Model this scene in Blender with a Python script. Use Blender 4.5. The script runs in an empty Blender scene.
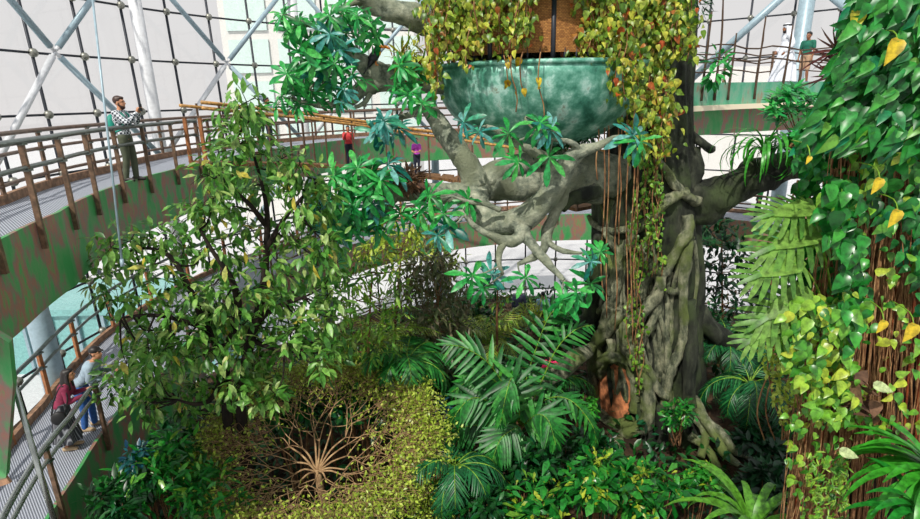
SKY = 0.83; SUN = 4.0; EXPO = 0.0
import bpy, bmesh, math, random
import numpy as np
from mathutils import Vector, Matrix

rng = np.random.default_rng(11)
random.seed(5)
SC = bpy.context.scene
COL = SC.collection
PI = math.pi

# ------------------------------------------------------------------ camera
F = 550.0; PITCH = math.radians(16.4); ROLL = math.radians(-1.2); CZ = 9.0
CAM_R = Matrix.Rotation(PI/2-PITCH, 3, 'X') @ Matrix.Rotation(ROLL, 3, 'Z')
EYE = Vector((0, 0, CZ))
cd = bpy.data.cameras.new('camera'); cam = bpy.data.objects.new('camera', cd); COL.objects.link(cam)
cd.sensor_width = 36; cd.lens = F/920*36; cd.clip_start = .05; cd.clip_end = 500
cam.matrix_world = Matrix.Translation(EYE) @ CAM_R.to_4x4()
SC.camera = cam

def ray(px, py): return CAM_R @ Vector(((px-460)/F, -(py-259.5)/F, -1))
def at(px, py, Y):
    d = ray(px, py); return EYE + d*(Y/d.y)
def atz(px, py, z):
    d = ray(px, py); return EYE + d*((z-CZ)/d.z)
def m2(px, Y): return px*Y/F          # pixels to metres at depth Y (roughly)

# ------------------------------------------------------------------ materials
def lin(c):
    if isinstance(c, str):
        c = [int(c[i:i+2], 16)/255 for i in (0, 2, 4)]
    return tuple((x/12.92 if x <= .04045 else ((x+.055)/1.055)**2.4) for x in c[:3]) + (1,)
class NT:
    def __init__(s, name):
        s.m = bpy.data.materials.new(name); s.m.use_nodes = True
        s.t = s.m.node_tree; s.t.nodes.clear(); s.out = s.n('OutputMaterial')
    def n(s, kind, **kw):
        x = s.t.nodes.new('ShaderNode'+kind)
        for k, v in kw.items():
            if k in x.inputs: x.inputs[k].default_value = v
            else: setattr(x, k, v)
        return x
    def l(s, a, b): s.t.links.new(a, b)
    def ramp(s, fac, cols, pos=None, interp='LINEAR'):
        r = s.n('ValToRGB'); e = r.color_ramp.elements; r.color_ramp.interpolation = interp
        n = len(cols); pos = pos or [i/(max(1, n-1)) for i in range(n)]
        while len(e) < n: e.new(.5)
        for i in range(n): e[i].position = pos[i]; e[i].color = lin(cols[i])
        s.l(fac, r.inputs[0]); return r.outputs[0]
    def noise(s, scale, detail=4, vec=None, rough=.6, stretch=None):
        x = s.n('TexNoise'); x.inputs['Scale'].default_value = scale; x.inputs['Detail'].default_value = detail
        x.inputs['Roughness'].default_value = rough
        tc = s.n('TexCoord').outputs['Object'] if vec is None else vec
        if stretch:
            mp = s.n('Mapping'); mp.inputs['Scale'].default_value = stretch; s.l(tc, mp.inputs[0]); tc = mp.outputs[0]
        s.l(tc, x.inputs['Vector']); return x.outputs['Fac']
    def bsdf(s, col=None, rough=.5, metal=0, spec=.5):
        b = s.n('BsdfPrincipled'); b.inputs['Roughness'].default_value = rough; b.inputs['Metallic'].default_value = metal
        b.inputs['Specular IOR Level'].default_value = spec
        if col is not None:
            if isinstance(col, (str, tuple, list)): b.inputs['Base Color'].default_value = lin(col)
            else: s.l(col, b.inputs['Base Color'])
        return b
    def bump(s, fac, b, strength=.5, dist=.05):
        u = s.n('Bump'); u.inputs['Strength'].default_value = strength; u.inputs['Distance'].default_value = dist
        s.l(fac, u.inputs['Height']); s.l(u.outputs[0], b.inputs['Normal'])
    def done(s, sh): s.l(sh.outputs[0], s.out.inputs[0]); return s.m

def plain(name, col, rough=.5, metal=0, var=.0, bump=0, scale=8):
    t = NT(name)
    c = col
    if var:
        f = t.noise(scale, 3)
        a = [int(col[i:i+2], 16)/255 for i in (0, 2, 4)]
        c = t.ramp(f, [[max(0, x*(1-var)) for x in a], a, [min(1, x*(1+var)) for x in a]], [.3, .5, .7])
    b = t.bsdf(c, rough, metal)
    if bump: t.bump(t.noise(scale*4, 4), b, bump, .02)
    return t.done(b)

def leafmat(name, cols, rough=.38, trans=.3, pos=None, spec=.5):
    t = NT(name)
    g = t.n('NewGeometry')
    c = t.ramp(g.outputs['Random Per Island'], cols, pos)
    v = t.ramp(t.noise(13, 3), ['8a8a8a', 'ffffff'], [.35, .62])
    mm = t.n('MixRGB'); mm.blend_type = 'MULTIPLY'; mm.inputs[0].default_value = .8; t.l(c, mm.inputs[1]); t.l(v, mm.inputs[2]); c = mm.outputs[0]
    b = t.bsdf(c, rough, 0, spec)
    tr = t.n('BsdfTranslucent'); t.l(c, tr.inputs[0])
    mx = t.n('MixShader'); mx.inputs[0].default_value = trans
    t.l(b.outputs[0], mx.inputs[1]); t.l(tr.outputs[0], mx.inputs[2])
    return t.done(mx)

M = {}
M['leaf_tree'] = leafmat('broad_leaf', ['367024', '529434', '70b048', '94c45c', '62a23c', 'bcd47c', 'd4c44c'], pos=[0, .22, .45, .65, .8, .96, .99])
M['leaf_bright'] = leafmat('bright_rosette_leaf', ['107a34', '1c9a44', '34b852', '56c85c', '22a45a'])
M['leaf_teal'] = leafmat('teal_rosette_leaf', ['126a5c', '1f8a7a', '48aaa0', '7cc4bc', '24a068'])
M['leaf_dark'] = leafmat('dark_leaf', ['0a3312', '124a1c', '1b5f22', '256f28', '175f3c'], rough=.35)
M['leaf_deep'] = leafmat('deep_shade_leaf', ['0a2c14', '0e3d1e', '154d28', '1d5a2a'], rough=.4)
M['leaf_gloss'] = leafmat('glossy_leaf', ['0f5a1c', '1a7a28', '2c9434', '49a83a', '8cc03c'], rough=.28, pos=[0, .3, .6, .88, 1])
M['leaf_yellow'] = leafmat('yellow_green_leaf', ['98b834', 'b4d044', 'd2e45c', 'a2c040', 'e6ec74'])
M['leaf_new'] = leafmat('new_growth_leaf', ['8cac28', 'aec434', 'c8d444', '7aa02c'])
M['leaf_lime'] = leafmat('lime_leaf', ['4f8a20', '6aa52c', '86ba38', 'a2c844', '5c9c34'])
M['leaf_vine'] = leafmat('vine_leaf', ['4c7a20', '78a02c', 'a0ba3a', 'bccc48', 'dcd850', 'b87030', 'd0602a'], pos=[0, .22, .45, .68, .88, .95, 1])
M['leaf_heart'] = leafmat('heart_leaf', ['0f5a22', '1b7a2e', '2f9438', '4ca83c', '178a5c', '78b83c', 'dcc02c'], rough=.36, pos=[0, .25, .5, .72, .9, .985, 1])
M['leaf_heart_light'] = leafmat('light_heart_leaf', ['3a8a2a', '5aa634', '7cbc3a', '9cc840', 'c8d440'], rough=.32)
M['leaf_palm'] = leafmat('palm_leaflet', ['0d5018', '176c24', '248030', '389838', '5aac48'], rough=.44)
M['leaf_palm_dark'] = leafmat('dark_palm_leaflet', ['10502a', '186638', '247a42', '3a8c44'], rough=.35)
M['leaf_palm_yellow'] = leafmat('yellowish_palm_leaflet', ['7a9a2c', '9ab43a', 'b8c84c', '6a9034'])
M['leaf_monstera'] = leafmat('split_leaf', ['5a9638', '72a844', '8ab850', '4c8a36'], rough=.42, trans=.4)
M['leaf_fern'] = leafmat('fern_leaf', ['1c7a20', '2c9428', '48ac30', '66b83c'], rough=.35)
M['leaf_olive'] = leafmat('brownish_olive_leaf', ['4a5e30', '6a7c48', '868e64', '96846a', '587038'])
M['leaf_dry'] = leafmat('dried_leaf', ['6a4a34', '8a6448', '543a2a', '9a7658'], rough=.8, trans=.15)
M['leaf_golden'] = leafmat('yellowing_leaf', ['d8b420', 'e4c830', 'c89818'], rough=.4)
M['leaf_pale'] = leafmat('pale_spathe', ['c8dc98', 'd4e4a8'], rough=.5)
M['leaf_blue'] = leafmat('blue_green_leaf', ['1a5a58', '24706a', '2c6488', '1c6a54'])

def bark(name, cols, pos, sc=3, bumpk=.7, rough=.85, stretch=(1, 1, .35), moss=None):
    t = NT(name)
    f = t.noise(sc, 7, rough=.65, stretch=stretch)
    c = t.ramp(f, cols, pos)
    if moss:
        f2 = t.noise(1.1, 4)
        r2 = t.ramp(f2, ['000000', 'ffffff'], [.47, .62])
        mx = t.n('MixRGB'); t.l(r2, mx.inputs[0]); t.l(c, mx.inputs[1]); mx.inputs[2].default_value = lin(moss); c = mx.outputs[0]
    b = t.bsdf(c, rough, 0, .3)
    t.bump(t.noise(sc*4, 8, rough=.7, stretch=stretch), b, bumpk, .08)
    return t.done(b)
M['bark'] = bark('banyan_bark', ['0e100c', '20241d', '383c31', '585a4b'], [.3, .45, .58, .72], 3.0, .9, moss='3e4a2e')
M['bark_limb'] = bark('limb_bark', ['4a5244', '7e8676', 'a6aa94', 'c6c8b2'], [.32, .44, .57, .7], 5.0, .8, stretch=(1, 1, 1), moss='7c826a')
M['bark_root'] = bark('root_bark', ['2e3428', '5e6450', '8e9076', 'b4b294'], [.32, .44, .56, .7], 6.0, 1.0, stretch=(1, 1, .5), moss='66743e')
M['bark_dark'] = bark('dark_bark', ['0e0b09', '1e1713', '2e251d', '40342a'], [.3, .45, .6, .75], 9, .5)
M['bark_brown'] = bark('brown_twig_bark', ['4a3220', '6a4c30', '856242', '9a7650'], [.3, .45, .6, .75], 12, .4)
M['bark_tan'] = bark('tan_twig_bark', ['6e543a', '8e7050', 'ac8e68', 'c4a880'], [.3, .45, .6, .75], 10, .3)
M['strand'] = bark('aerial_root_bark', ['54361f', '80583a', 'a88258', 'c8a478'], [.3, .45, .6, .75], 14, .4)
M['strand_red'] = bark('reddish_root_bark', ['4a2014', '743418', '8f4824', 'a05c30'], [.3, .45, .6, .75], 14, .4)

def patina(name, cols, pos, sc, stretch, rough=.6, metal=.2):
    t = NT(name)
    f = t.noise(sc, 6, rough=.62, stretch=stretch)
    c = t.ramp(f, cols, pos)
    b = t.bsdf(c, rough, metal); t.bump(t.noise(sc*3, 5), b, .15, .02)
    return t.done(b)
M['fascia'] = patina('mottled_green_patina', ['3a9a54', '5a9a60', '86786a', 'a06c60', '3ea45a'], [.36, .47, .53, .58, .68], 2.6, (1, 1, .45))
M['fascia_teal'] = patina('teal_patina', ['3c8a68', '55a484', '7aa48c', '96725c'], [.32, .46, .58, .7], 2.6, (1, 1, .5))
M['bowl'] = patina('copper_bowl_patina', ['2c6a56', '4a9079', '78b4a0', 'b4dcd0', '7a7a5c'], [.32, .43, .54, .63, .74], 3.2, (1, 1, 1), .45, .3)
M['soffit'] = plain('cream_soffit', 'e8dcc0', .8)

def deckmat():
    t = NT('metal_grating')
    tc = t.n('TexCoord')
    w = t.n('TexWave'); w.inputs['Scale'].default_value = 13.0; w.bands_direction = 'DIAGONAL'; w.inputs['Distortion'].default_value = 0
    t.l(tc.outputs['Object'], w.inputs['Vector'])
    c = t.ramp(w.outputs['Fac'], ['686d78', '979ca9', 'b2b7c2'], [.1, .45, .9])
    b = t.bsdf(c, .55, .1); t.bump(w.outputs['Fac'], b, .5, .02)
    return t.done(b)
M['deck'] = deckmat()
M['kerb'] = plain('rusty_kerb', '8a6a52', .7, .1, .25)
M['post'] = plain('brown_steel_post', '6b5442', .5, .3, .25, 0, 10)
M['post_rust'] = plain('rust_orange_post', '9a6238', .6, .2, .2)
M['rail'] = plain('grey_green_pipe', '6a736e', .28, .8, .1)
M['rail_brown'] = plain('brown_pipe', '6e5646', .35, .5, .15)
M['rail_silver'] = plain('silver_pipe', '9aa09c', .25, .85, .1)
M['bamboo'] = plain('bamboo_pole', 'b08448', .45, 0, .25, .1, 12)
M['mullion'] = plain('dark_blue_cable', '2b2f38', .5, .3)
M['node'] = plain('steel_node', '8d8d84', .4, .6, .1)
M['white_steel'] = plain('white_painted_steel', 'd2d4d8', .45, 0, .05)
M['blue_steel'] = plain('blue_grey_steel', '93a9b4', .4, .1, .06)
M['soil'] = bark('soil', ['1c140e', '33251a', '4c3826', '5f4a34'], [.3, .45, .6, .75], 2.5, .9, .95, (1, 1, 1))
M['cave'] = plain('orange_clay', 'a86a44', .9, 0, .3, .3, 6)
M['rope'] = plain('knotted_rope', '4c3a2c', .9, 0, .2, .3, 20)
M['wicker'] = None
t = NT('woven_wicker')
tc = t.n('TexCoord'); b1 = t.n('TexBrick'); b1.inputs['Scale'].default_value = 9
b1.inputs['Color1'].default_value = lin('b07a3c'); b1.inputs['Color2'].default_value = lin('8a5826'); b1.inputs['Mortar'].default_value = lin('3c2410')
mp = t.n('Mapping'); mp.inputs['Rotation'].default_value = (PI/2, 0, 0); t.l(tc.outputs['Object'], mp.inputs[0]); t.l(mp.outputs[0], b1.inputs[0])
bb = t.bsdf(b1.outputs[0], .8); t.bump(b1.outputs['Fac'], bb, .5, .02); M['wicker'] = t.done(bb)
t = NT('clear_glass')
tr = t.n('BsdfTransparent'); tr.inputs[0].default_value = (.965, .965, .965, 1)
gl = t.n('BsdfGlossy'); gl.inputs['Roughness'].default_value = .03
mx = t.n('MixShader'); mx.inputs[0].default_value = .035
t.l(tr.outputs[0], mx.inputs[1]); t.l(gl.outputs[0], mx.inputs[2]); M['glass'] = t.done(mx)
M['teal_glass'] = plain('teal_roof_glazing', '7fb6b4', .25, 0, .08)
M['teal_pane'] = plain('pale_teal_cladding', 'cfe4de', .35, 0, .04)
M['pale_wall'] = plain('pale_building_wall', 'dedcd8', .8, 0, .03)
M['paving'] = plain('pale_paving', 'cfcfd2', .8, 0, .04)
M['window_dark'] = plain('dark_window', '6a727a', .2)
M['rock'] = bark('grey_rock', ['5a5c58', '84867f', 'aeb0a8', 'd6d8d4'], [.3, .45, .6, .72], 4, .8, .7, (1, 1, 1))

# ------------------------------------------------------------------ objects
def tag(o, label=None, cat=None, group=None, kind=None):
    if label: o['label'] = label
    if cat: o['category'] = cat
    if group: o['group'] = group
    if kind: o['kind'] = kind
    return o
def thing(name, label, cat, loc=(0, 0, 0), rz=0, group=None):
    o = bpy.data.objects.new(name, None); COL.objects.link(o)
    o.location = loc; o.rotation_euler = (0, 0, rz); o.empty_display_size = .2
    return tag(o, label, cat, group)
def link(name, me, parent=None):
    o = bpy.data.objects.new(name, me); COL.objects.link(o)
    if parent is not None:
        o.parent = parent
    return o

class MB:
    """collects geometry in world space, builds ONE mesh object"""
    def __init__(s): s.V = []; s.F = {}; s.n = 0
    def add(s, V, F):
        V = np.asarray(V, dtype=np.float64).reshape(-1, 3)
        if not isinstance(F, list): F = [F]
        for f in F:
            f = np.asarray(f, dtype=np.int64)
            if f.size: s.F.setdefault(f.shape[1], []).append(f+s.n)
        s.V.append(V); s.n += len(V); return s
    def mesh(s, name, mat, smooth=True, inv=None):
        V = np.concatenate(s.V)
        if inv is not None:
            A = np.array(inv); V = V @ A[:3, :3].T + A[:3, 3]
        me = bpy.data.meshes.new(name); me.vertices.add(len(V)); me.vertices.foreach_set('co', V.ravel())
        loops = []; tot = []
        for k, fl in s.F.items():
            f = np.concatenate(fl); loops.append(f.ravel()); tot.append(np.full(len(f), k))
        loops = np.concatenate(loops); tot = np.concatenate(tot)
        me.loops.add(len(loops)); me.loops.foreach_set('vertex_index', loops)
        me.polygons.add(len(tot)); st = np.concatenate([[0], np.cumsum(tot)[:-1]])
        me.polygons.foreach_set('loop_start', st); me.polygons.foreach_set('loop_total', tot)
        me.polygons.foreach_set('use_smooth', np.full(len(tot), smooth))
        me.update(calc_edges=True); me.validate()
        me.materials.append(M[mat] if isinstance(mat, str) else mat)
        return me
    def build(s, name, mat, parent=None, smooth=True, local=False):
        inv = None
        if parent is not None and not local:
            mw = Matrix.Identity(4); p = parent
            while p is not None:
                mw = Matrix.LocRotScale(p.location, p.rotation_euler, p.scale) @ mw; p = p.parent
            inv = mw.inverted()
        return link(name, s.mesh(name, mat, smooth, inv), parent)

def smoothpath(P, Rr, sub=4):
    P = [np.array(p, float) for p in P]; n = len(P)
    if n < 3 or sub < 2: return np.array(P), np.array(Rr, float)
    out = []; ro = []
    for i in range(n-1):
        p0 = P[max(i-1, 0)]; p1 = P[i]; p2 = P[i+1]; p3 = P[min(i+2, n-1)]
        for k in range(sub):
            u = k/sub
            out.append(.5*((2*p1)+(-p0+p2)*u+(2*p0-5*p1+4*p2-p3)*u*u+(-p0+3*p1-3*p2+p3)*u**3))
            ro.append(Rr[i]*(1-u)+Rr[i+1]*u)
    out.append(P[-1]); ro.append(Rr[-1])
    return np.array(out), np.array(ro)

def tube(mb, P, Rr, n=7, sub=4, gnarl=0, cap=True):
    if not hasattr(Rr, '__len__'): Rr = [Rr]*len(P)
    P, Rr = smoothpath(P, Rr, sub)
    k = len(P)
    T = np.gradient(P, axis=0); T /= (np.linalg.norm(T, axis=1)[:, None]+1e-12)
    ref = np.array([0, 0, 1.]) if abs(T[0][2]) < .9 else np.array([1., 0, 0])
    u = np.cross(T[0], ref); u /= np.linalg.norm(u)
    ang = np.arange(n)*2*PI/n
    rings = []
    for i in range(k):
        u = u-T[i]*np.dot(u, T[i]); u /= (np.linalg.norm(u)+1e-12); v = np.cross(T[i], u)
        rr = Rr[i]
        if gnarl: rr = rr*(1+gnarl*np.sin(ang*2+i*.5)+gnarl*.7*np.sin(ang*3-i*.9)+rng.normal(0, gnarl*.35, n))
        else: rr = np.full(n, rr)
        rings.append(P[i]+rr[:, None]*(np.cos(ang)[:, None]*u+np.sin(ang)[:, None]*v))
    V = np.concatenate(rings)
    i, j = np.meshgrid(np.arange(k-1), np.arange(n), indexing='ij')
    a = (i*n+j).ravel(); b = (i*n+(j+1) % n).ravel()
    Fq = np.stack([a, b, b+n, a+n], 1)
    fl = [Fq]
    if cap:
        fl += [np.arange(n)[::-1][None], (np.arange(n)+(k-1)*n)[None]]
    mb.add(V, fl); return mb

BOXF = np.array([[0, 3, 2, 1], [4, 5, 6, 7], [0, 1, 5, 4], [1, 2, 6, 5], [2, 3, 7, 6], [3, 0, 4, 7]])
def bar(mb, a, b, w, h, up=(0, 0, 1)):
    """box beam from a to b, w wide, h along up"""
    a = Vector(a); b = Vector(b); d = (b-a).normalized(); up = Vector(up)
    if abs(d.dot(up)) > .98: up = Vector((1, 0, 0))
    s_ = d.cross(up).normalized()*(w/2); u = s_.cross(d).normalized()*(h/2)
    V = [a-s_-u, a+s_-u, a+s_+u, a-s_+u, b-s_-u, b+s_-u, b+s_+u, b-s_+u]
    mb.add([list(v) for v in V], BOXF); return mb
def ball(mb, c, r, n=10, m=7):
    r = np.array(r if hasattr(r, '__len__') else (r, r, r), float)
    V = [[0, 0, 1]]
    for i in range(1, m):
        th = PI*i/m
        for j in range(n): V.append([math.sin(th)*math.cos(2*PI*j/n), math.sin(th)*math.sin(2*PI*j/n), math.cos(th)])
    V.append([0, 0, -1]); V = np.array(V)*r+np.array(c, float)
    q = []; t3 = []
    for j in range(n):
        t3.append([0, 1+j, 1+(j+1) % n])
        for i in range(m-2): q.append([1+i*n+j, 1+(i+1)*n+j, 1+(i+1)*n+(j+1) % n, 1+i*n+(j+1) % n])
        t3.append([len(V)-1, 1+(m-2)*n+(j+1) % n, 1+(m-2)*n+j])
    mb.add(V, [np.array(q), np.array(t3)]); return mb

# ------------------------------------------------------------------ leaves
def template(prof, fold=.12, droop=.15):
    """prof: list of (x, halfwidth); returns verts, quads of a leaf along +X"""
    V = []; Fq = []
    for x, w in prof:
        z = -droop*x*x
        V += [[x, w, z+fold*w*2], [x, 0, z], [x, -w, z+fold*w*2]]
    for i in range(len(prof)-1):
        a = 3*i
        Fq += [[a+1, a+4, a+3, a], [a+2, a+5, a+4, a+1]]
    return np.array(V, float), np.array(Fq)
T_ELL = template([(0, .02), (.28, .19), (.62, .2), (1, .01)])
T_OBO = template([(0, .02), (.35, .11), (.72, .19), (1, .01)], .1, .25)
T_LAN = template([(0, .02), (.3, .11), (.65, .09), (1, .005)], .12, .2)
T_HEART = template([(-.14, .2), (.0, .36), (.28, .38), (.65, .22), (1, .005)], .12, .3)
T_STRAP = template([(0, .045), (.3, .06), (.7, .055), (1, .005)], .2, .35)
T_BLADE = template([(0, .04), (.3, .062), (.7, .042), (1, .004)], .2, .22)
T_TINY = (np.array([[0, 0, 0], [.5, .26, .06], [1, 0, -.1], [.5, -.26, .06]]), np.array([[0, 3, 2, 1]]))

def nrm(a): return a/(np.linalg.norm(a, axis=-1, keepdims=True)+1e-9)
def leaves(mb, T, pos, dirs, ups, size, wf=1.0):
    V, Fq = T; n = len(pos)
    if n == 0: return mb
    pos = np.asarray(pos, float); x = nrm(np.asarray(dirs, float)); ups = np.asarray(ups, float)
    y = nrm(np.cross(ups, x)); z = np.cross(x, y)
    size = np.broadcast_to(np.asarray(size, float), (n,)); wf = np.broadcast_to(np.asarray(wf, float), (n,))
    W = pos[:, None, :]+size[:, None, None]*(V[None, :, 0:1]*x[:, None, :]+(V[None, :, 1:2]*wf[:, None, None])*y[:, None, :]+V[None, :, 2:3]*z[:, None, :])
    FF = Fq[None]+(np.arange(n)*len(V))[:, None, None]
    mb.add(W.reshape(-1, 3), FF.reshape(-1, Fq.shape[1])); return mb
def rand_unit(n): return nrm(rng.normal(size=(n, 3)))
def clump(mb, T, c, r, n, size, down=.35, flat=1.0, shell=.55, wf=1.0, jitter=.5):
    """leaves spread in a ball round c, pointing outwards and drooping"""
    u = rand_unit(n); rad = (shell+(1-shell)*rng.random(n))
    r = np.array(r if hasattr(r, '__len__') else (r, r, r*flat), float)
    p = np.array(c, float)+u*rad[:, None]*r
    d = nrm(u*.7+rng.normal(size=(n, 3))*jitter+np.array([0, 0, -down]))
    up = np.array([0, 0, 1.])+rng.normal(size=(n, 3))*.35+u*.3
    leaves(mb, T, p, d, up, size*(.7+.6*rng.random(n)), wf)
    return mb
def rosette(mb, c, axis, n, size, T=T_OBO, open_=.75, wf=1.0):
    """whorl of leaves radiating from a twig tip"""
    ax = Vector(axis).normalized(); s_ = ax.orthogonal().normalized(); t_ = ax.cross(s_)
    a0 = random.random()*6
    P = []; D = []; U = []
    for k in range(n):
        a = a0+2*PI*k/n+random.uniform(-.2, .2); o = open_*random.uniform(.75, 1.2)
        d = (s_*math.cos(a)+t_*math.sin(a))*math.sin(o*PI/2)+ax*math.cos(o*PI/2)
        P.append(list(c)); D.append(list(d)); U.append(list(ax+Vector((0, 0, .3))))
    leaves(mb, T, P, D, U, size*(.75+.45*rng.random(n)), wf); return mb
# ------------------------------------------------------------------ world and light
w = bpy.data.worlds.new('sky'); SC.world = w; w.use_nodes = True
nt = w.node_tree; bg = nt.nodes['Background']
tcw = nt.nodes.new('ShaderNodeTexCoord'); sep = nt.nodes.new('ShaderNodeSeparateXYZ'); rp = nt.nodes.new('ShaderNodeValToRGB')
nt.links.new(tcw.outputs['Generated'], sep.inputs[0]); nt.links.new(sep.outputs['Z'], rp.inputs[0])
rp.color_ramp.elements[0].position = 0.0; rp.color_ramp.elements[0].color = (1, .975, .965, 1)
rp.color_ramp.elements[1].position = 1.0; rp.color_ramp.elements[1].color = (.9, .96, 1.0, 1)
nt.links.new(rp.outputs[0], bg.inputs[0]); bg.inputs[1].default_value = SKY
sd = bpy.data.lights.new('sun', 'SUN'); so = bpy.data.objects.new('sun', sd); COL.objects.link(so)
sd.energy = SUN; sd.angle = math.radians(1.2); sd.color = (1, .95, .86)
so.rotation_euler = Vector((.30, .58, -.76)).to_track_quat('-Z', 'Y').to_euler()
SC.view_settings.view_transform = 'Standard'; SC.view_settings.look = 'None'; SC.view_settings.gamma = 1
SC.view_settings.use_curve_mapping = False; SC.view_settings.exposure = EXPO

# ------------------------------------------------------------------ ground
C0 = np.array([3.6, 14.0])
def pol(a, r, z): a = math.radians(a); return Vector((C0[0]+r*math.cos(a), C0[1]+r*math.sin(a), z))
def gz(x, y):
    k = min(1, max(0, (y-10)/3)); R_ = math.hypot(x-3.6, y-14); f = min(1, max(0, (R_-8.2)/3))*min(1, max(0, (y-15)/2))
    return .2*math.sin(x*.7+1)*math.cos(y*.6)+.1*math.sin(x*1.9)*math.sin(y*1.7+.5)+.1+.35*k*k*(3-2*k)-2.6*f*f*(3-2*f)
mb = MB(); NR, NA = 40, 96
V = [[C0[0], C0[1], gz(*C0)]]
for i in range(1, NR+1):
    for j in range(NA):
        a = 2*PI*j/NA; r = 16.2*i/NR; x = C0[0]+r*math.cos(a); y = C0[1]+r*math.sin(a); V.append([x, y, gz(x, y)])
t3 = [[0, 1+j, 1+(j+1) % NA] for j in range(NA)]
q = [[1+i*NA+j, 1+(i+1)*NA+j, 1+(i+1)*NA+(j+1) % NA, 1+i*NA+(j+1) % NA] for i in range(NR-1) for j in range(NA)]
mb.add(V, [np.array(t3), np.array(q)])
tag(mb.build('floor', 'soil'), kind='structure')
mb = MB(); bar(mb, (-150, 60, -3), (150, 60, -3), 300, .3)
pv = mb.build('pavement', 'paving', smooth=False); tag(pv, kind='structure')

# ------------------------------------------------------------------ glass facade
RG = 15.8
def rg(z): return RG+.03*(z-8.76)
ZR = [9-.24+1.7*k for k in range(-6, 5)]           # cable rows
ZB, ZT = -2.6, ZR[-1]+.3
zs = [ZB]+ZR
DA = 6.2; A0 = 170.4+3*DA
ncol = 32
node_me = None
wi = 0
for b0 in range(0, ncol, 4):
    wi += 1
    mb = MB(); cab = MB(); nodes = []
    for c in range(b0, b0+4):
        a0 = A0-c*DA; a1 = a0-DA
        for i in range(len(zs)-1):
            z0, z1 = zs[i], zs[i+1]
            g = .12
            V = []
            for (aa, zz) in ((a0-g, z0+.03), (a1+g, z0+.03), (a1+g, z1-.03), (a0-g, z1-.03)):
                p = pol(aa, rg(zz), zz); o = pol(aa, rg(zz)+.02, zz); V += [list(p), list(o)]
            V = [V[0], V[2], V[4], V[6], V[1], V[3], V[5], V[7]]
            mb.add(V, np.array([[0, 1, 2, 3], [7, 6, 5, 4], [0, 4, 5, 1], [1, 5, 6, 2], [2, 6, 7, 3], [3, 7, 4, 0]]))
        tube(cab, [pol(a0, rg(ZB)-.05, ZB), pol(a0, rg(ZT)-.05, ZT)], .045, 6, 1)
        for zz in ZR:
            tube(cab, [pol(a0, rg(zz)-.06, zz), pol(a1, rg(zz)-.06, zz)], .038, 6, 1)
            nodes.append(pol(a0, rg(zz)-.1, zz))
    wo = mb.build('window_%d' % wi, 'glass', smooth=False); tag(wo, kind='structure')
    cab.build('cable_net', 'mullion', wo)
    if node_me is None:
        nm = MB(); ball(nm, (0, 0, 0), (.13, .13, .13), 8, 5); node_me = nm.mesh('glazing_node', 'node')
    for p in nodes:
        o = link('glazing_node', node_me, wo); o.location = p

# steel columns and diagonals inside the glass
RC = 15.0
def column(a, label, r=.2, mat='white_steel', z1=16.5, rr=RC, flange=True):
    t = thing('steel_column', label, 'column', pol(a, rr, 0))
    m = MB(); tube(m, [pol(a, rr, -2.6), pol(a, rr+.2, z1)], r, 14, 1); m.build('shaft', mat, t)
    if flange:
        m = MB(); tube(m, [pol(a, rr, -2.6), pol(a, rr, -2.4)], r*1.8, 12, 1); m.build('base_plate', mat, t)
    return t
column(158, 'white round steel column rising just right of the man taking a photo')
column(133.2, 'white round steel column seen at the top beside the bright leaf clusters', .2)
column(108.4, 'pale steel column behind the crown of the hanging branch leaves', .2, 'blue_steel')
column(44.2, 'blue-grey steel column rising behind the man in the green shirt', .3, 'blue_steel')
column(18, 'blue-grey steel column hidden behind the climbing vine on the right', .25, 'blue_steel')
def brace(a0, z0, a1, z1, label, mat='blue_steel', r=.09):
    t = thing('diagonal_brace', label, 'brace', pol(a0, RC, z0))
    p, q_ = pol(a0, RC+.05, z0), pol(a1, RC+.05, z1)
    m = MB(); d = (q_-p); tube(m, [p+d*.04, p+d*.96], r, 10, 1); m.build('tube', mat, t)
    for e, f in ((p, p+d*.06), (q_, q_-d*.06)):
        m = MB(); tube(m, [e, f], [r*.35, r*.9], 8, 1); m.build('end_cone', 'white_steel', t)
for (ax, nm) in ((170.4, 'left of the photographing man'), (145.6, 'between the photographing man and leafy tree top'), (120.8, 'behind the forked toucan branch')):
    zc = 10.46
    for sx, sn in ((12.4, 'left'), (-12.4, 'right')):
        for sz, zn in ((3.3, 'upper'), (-3.3, 'lower')):
            brace(ax, zc, ax+sx, zc+sz, '%s %s steel tube of the X %s' % (zn, sn, nm), 'blue_steel' if sz > 0 or sx < 0 else 'white_steel')
for ax, nm in ((170.4, 'behind the couple'), (145.6, 'behind the leafy tree'), (120.8, 'behind the nest branch')):
    for sx, sn in ((12.4, 'left'), (-12.4, 'right')):
        brace(ax, 3.86, ax+sx, 3.86+3.3, 'lower level diagonal steel tube leaning to the %s %s' % (sn, nm))
brace(44.2, 13.6, 62, 9.2, 'long blue-grey diagonal tube sloping down left behind the man in white robe', r=.16)
brace(44.2, 13.4, 29, 9.9, 'blue-grey diagonal tube sloping down right from the column by the man in green', r=.18)
brace(62, 9.2, 80, 12.6, 'blue-grey diagonal tube just right of the banyan trunk', r=.14)

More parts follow.
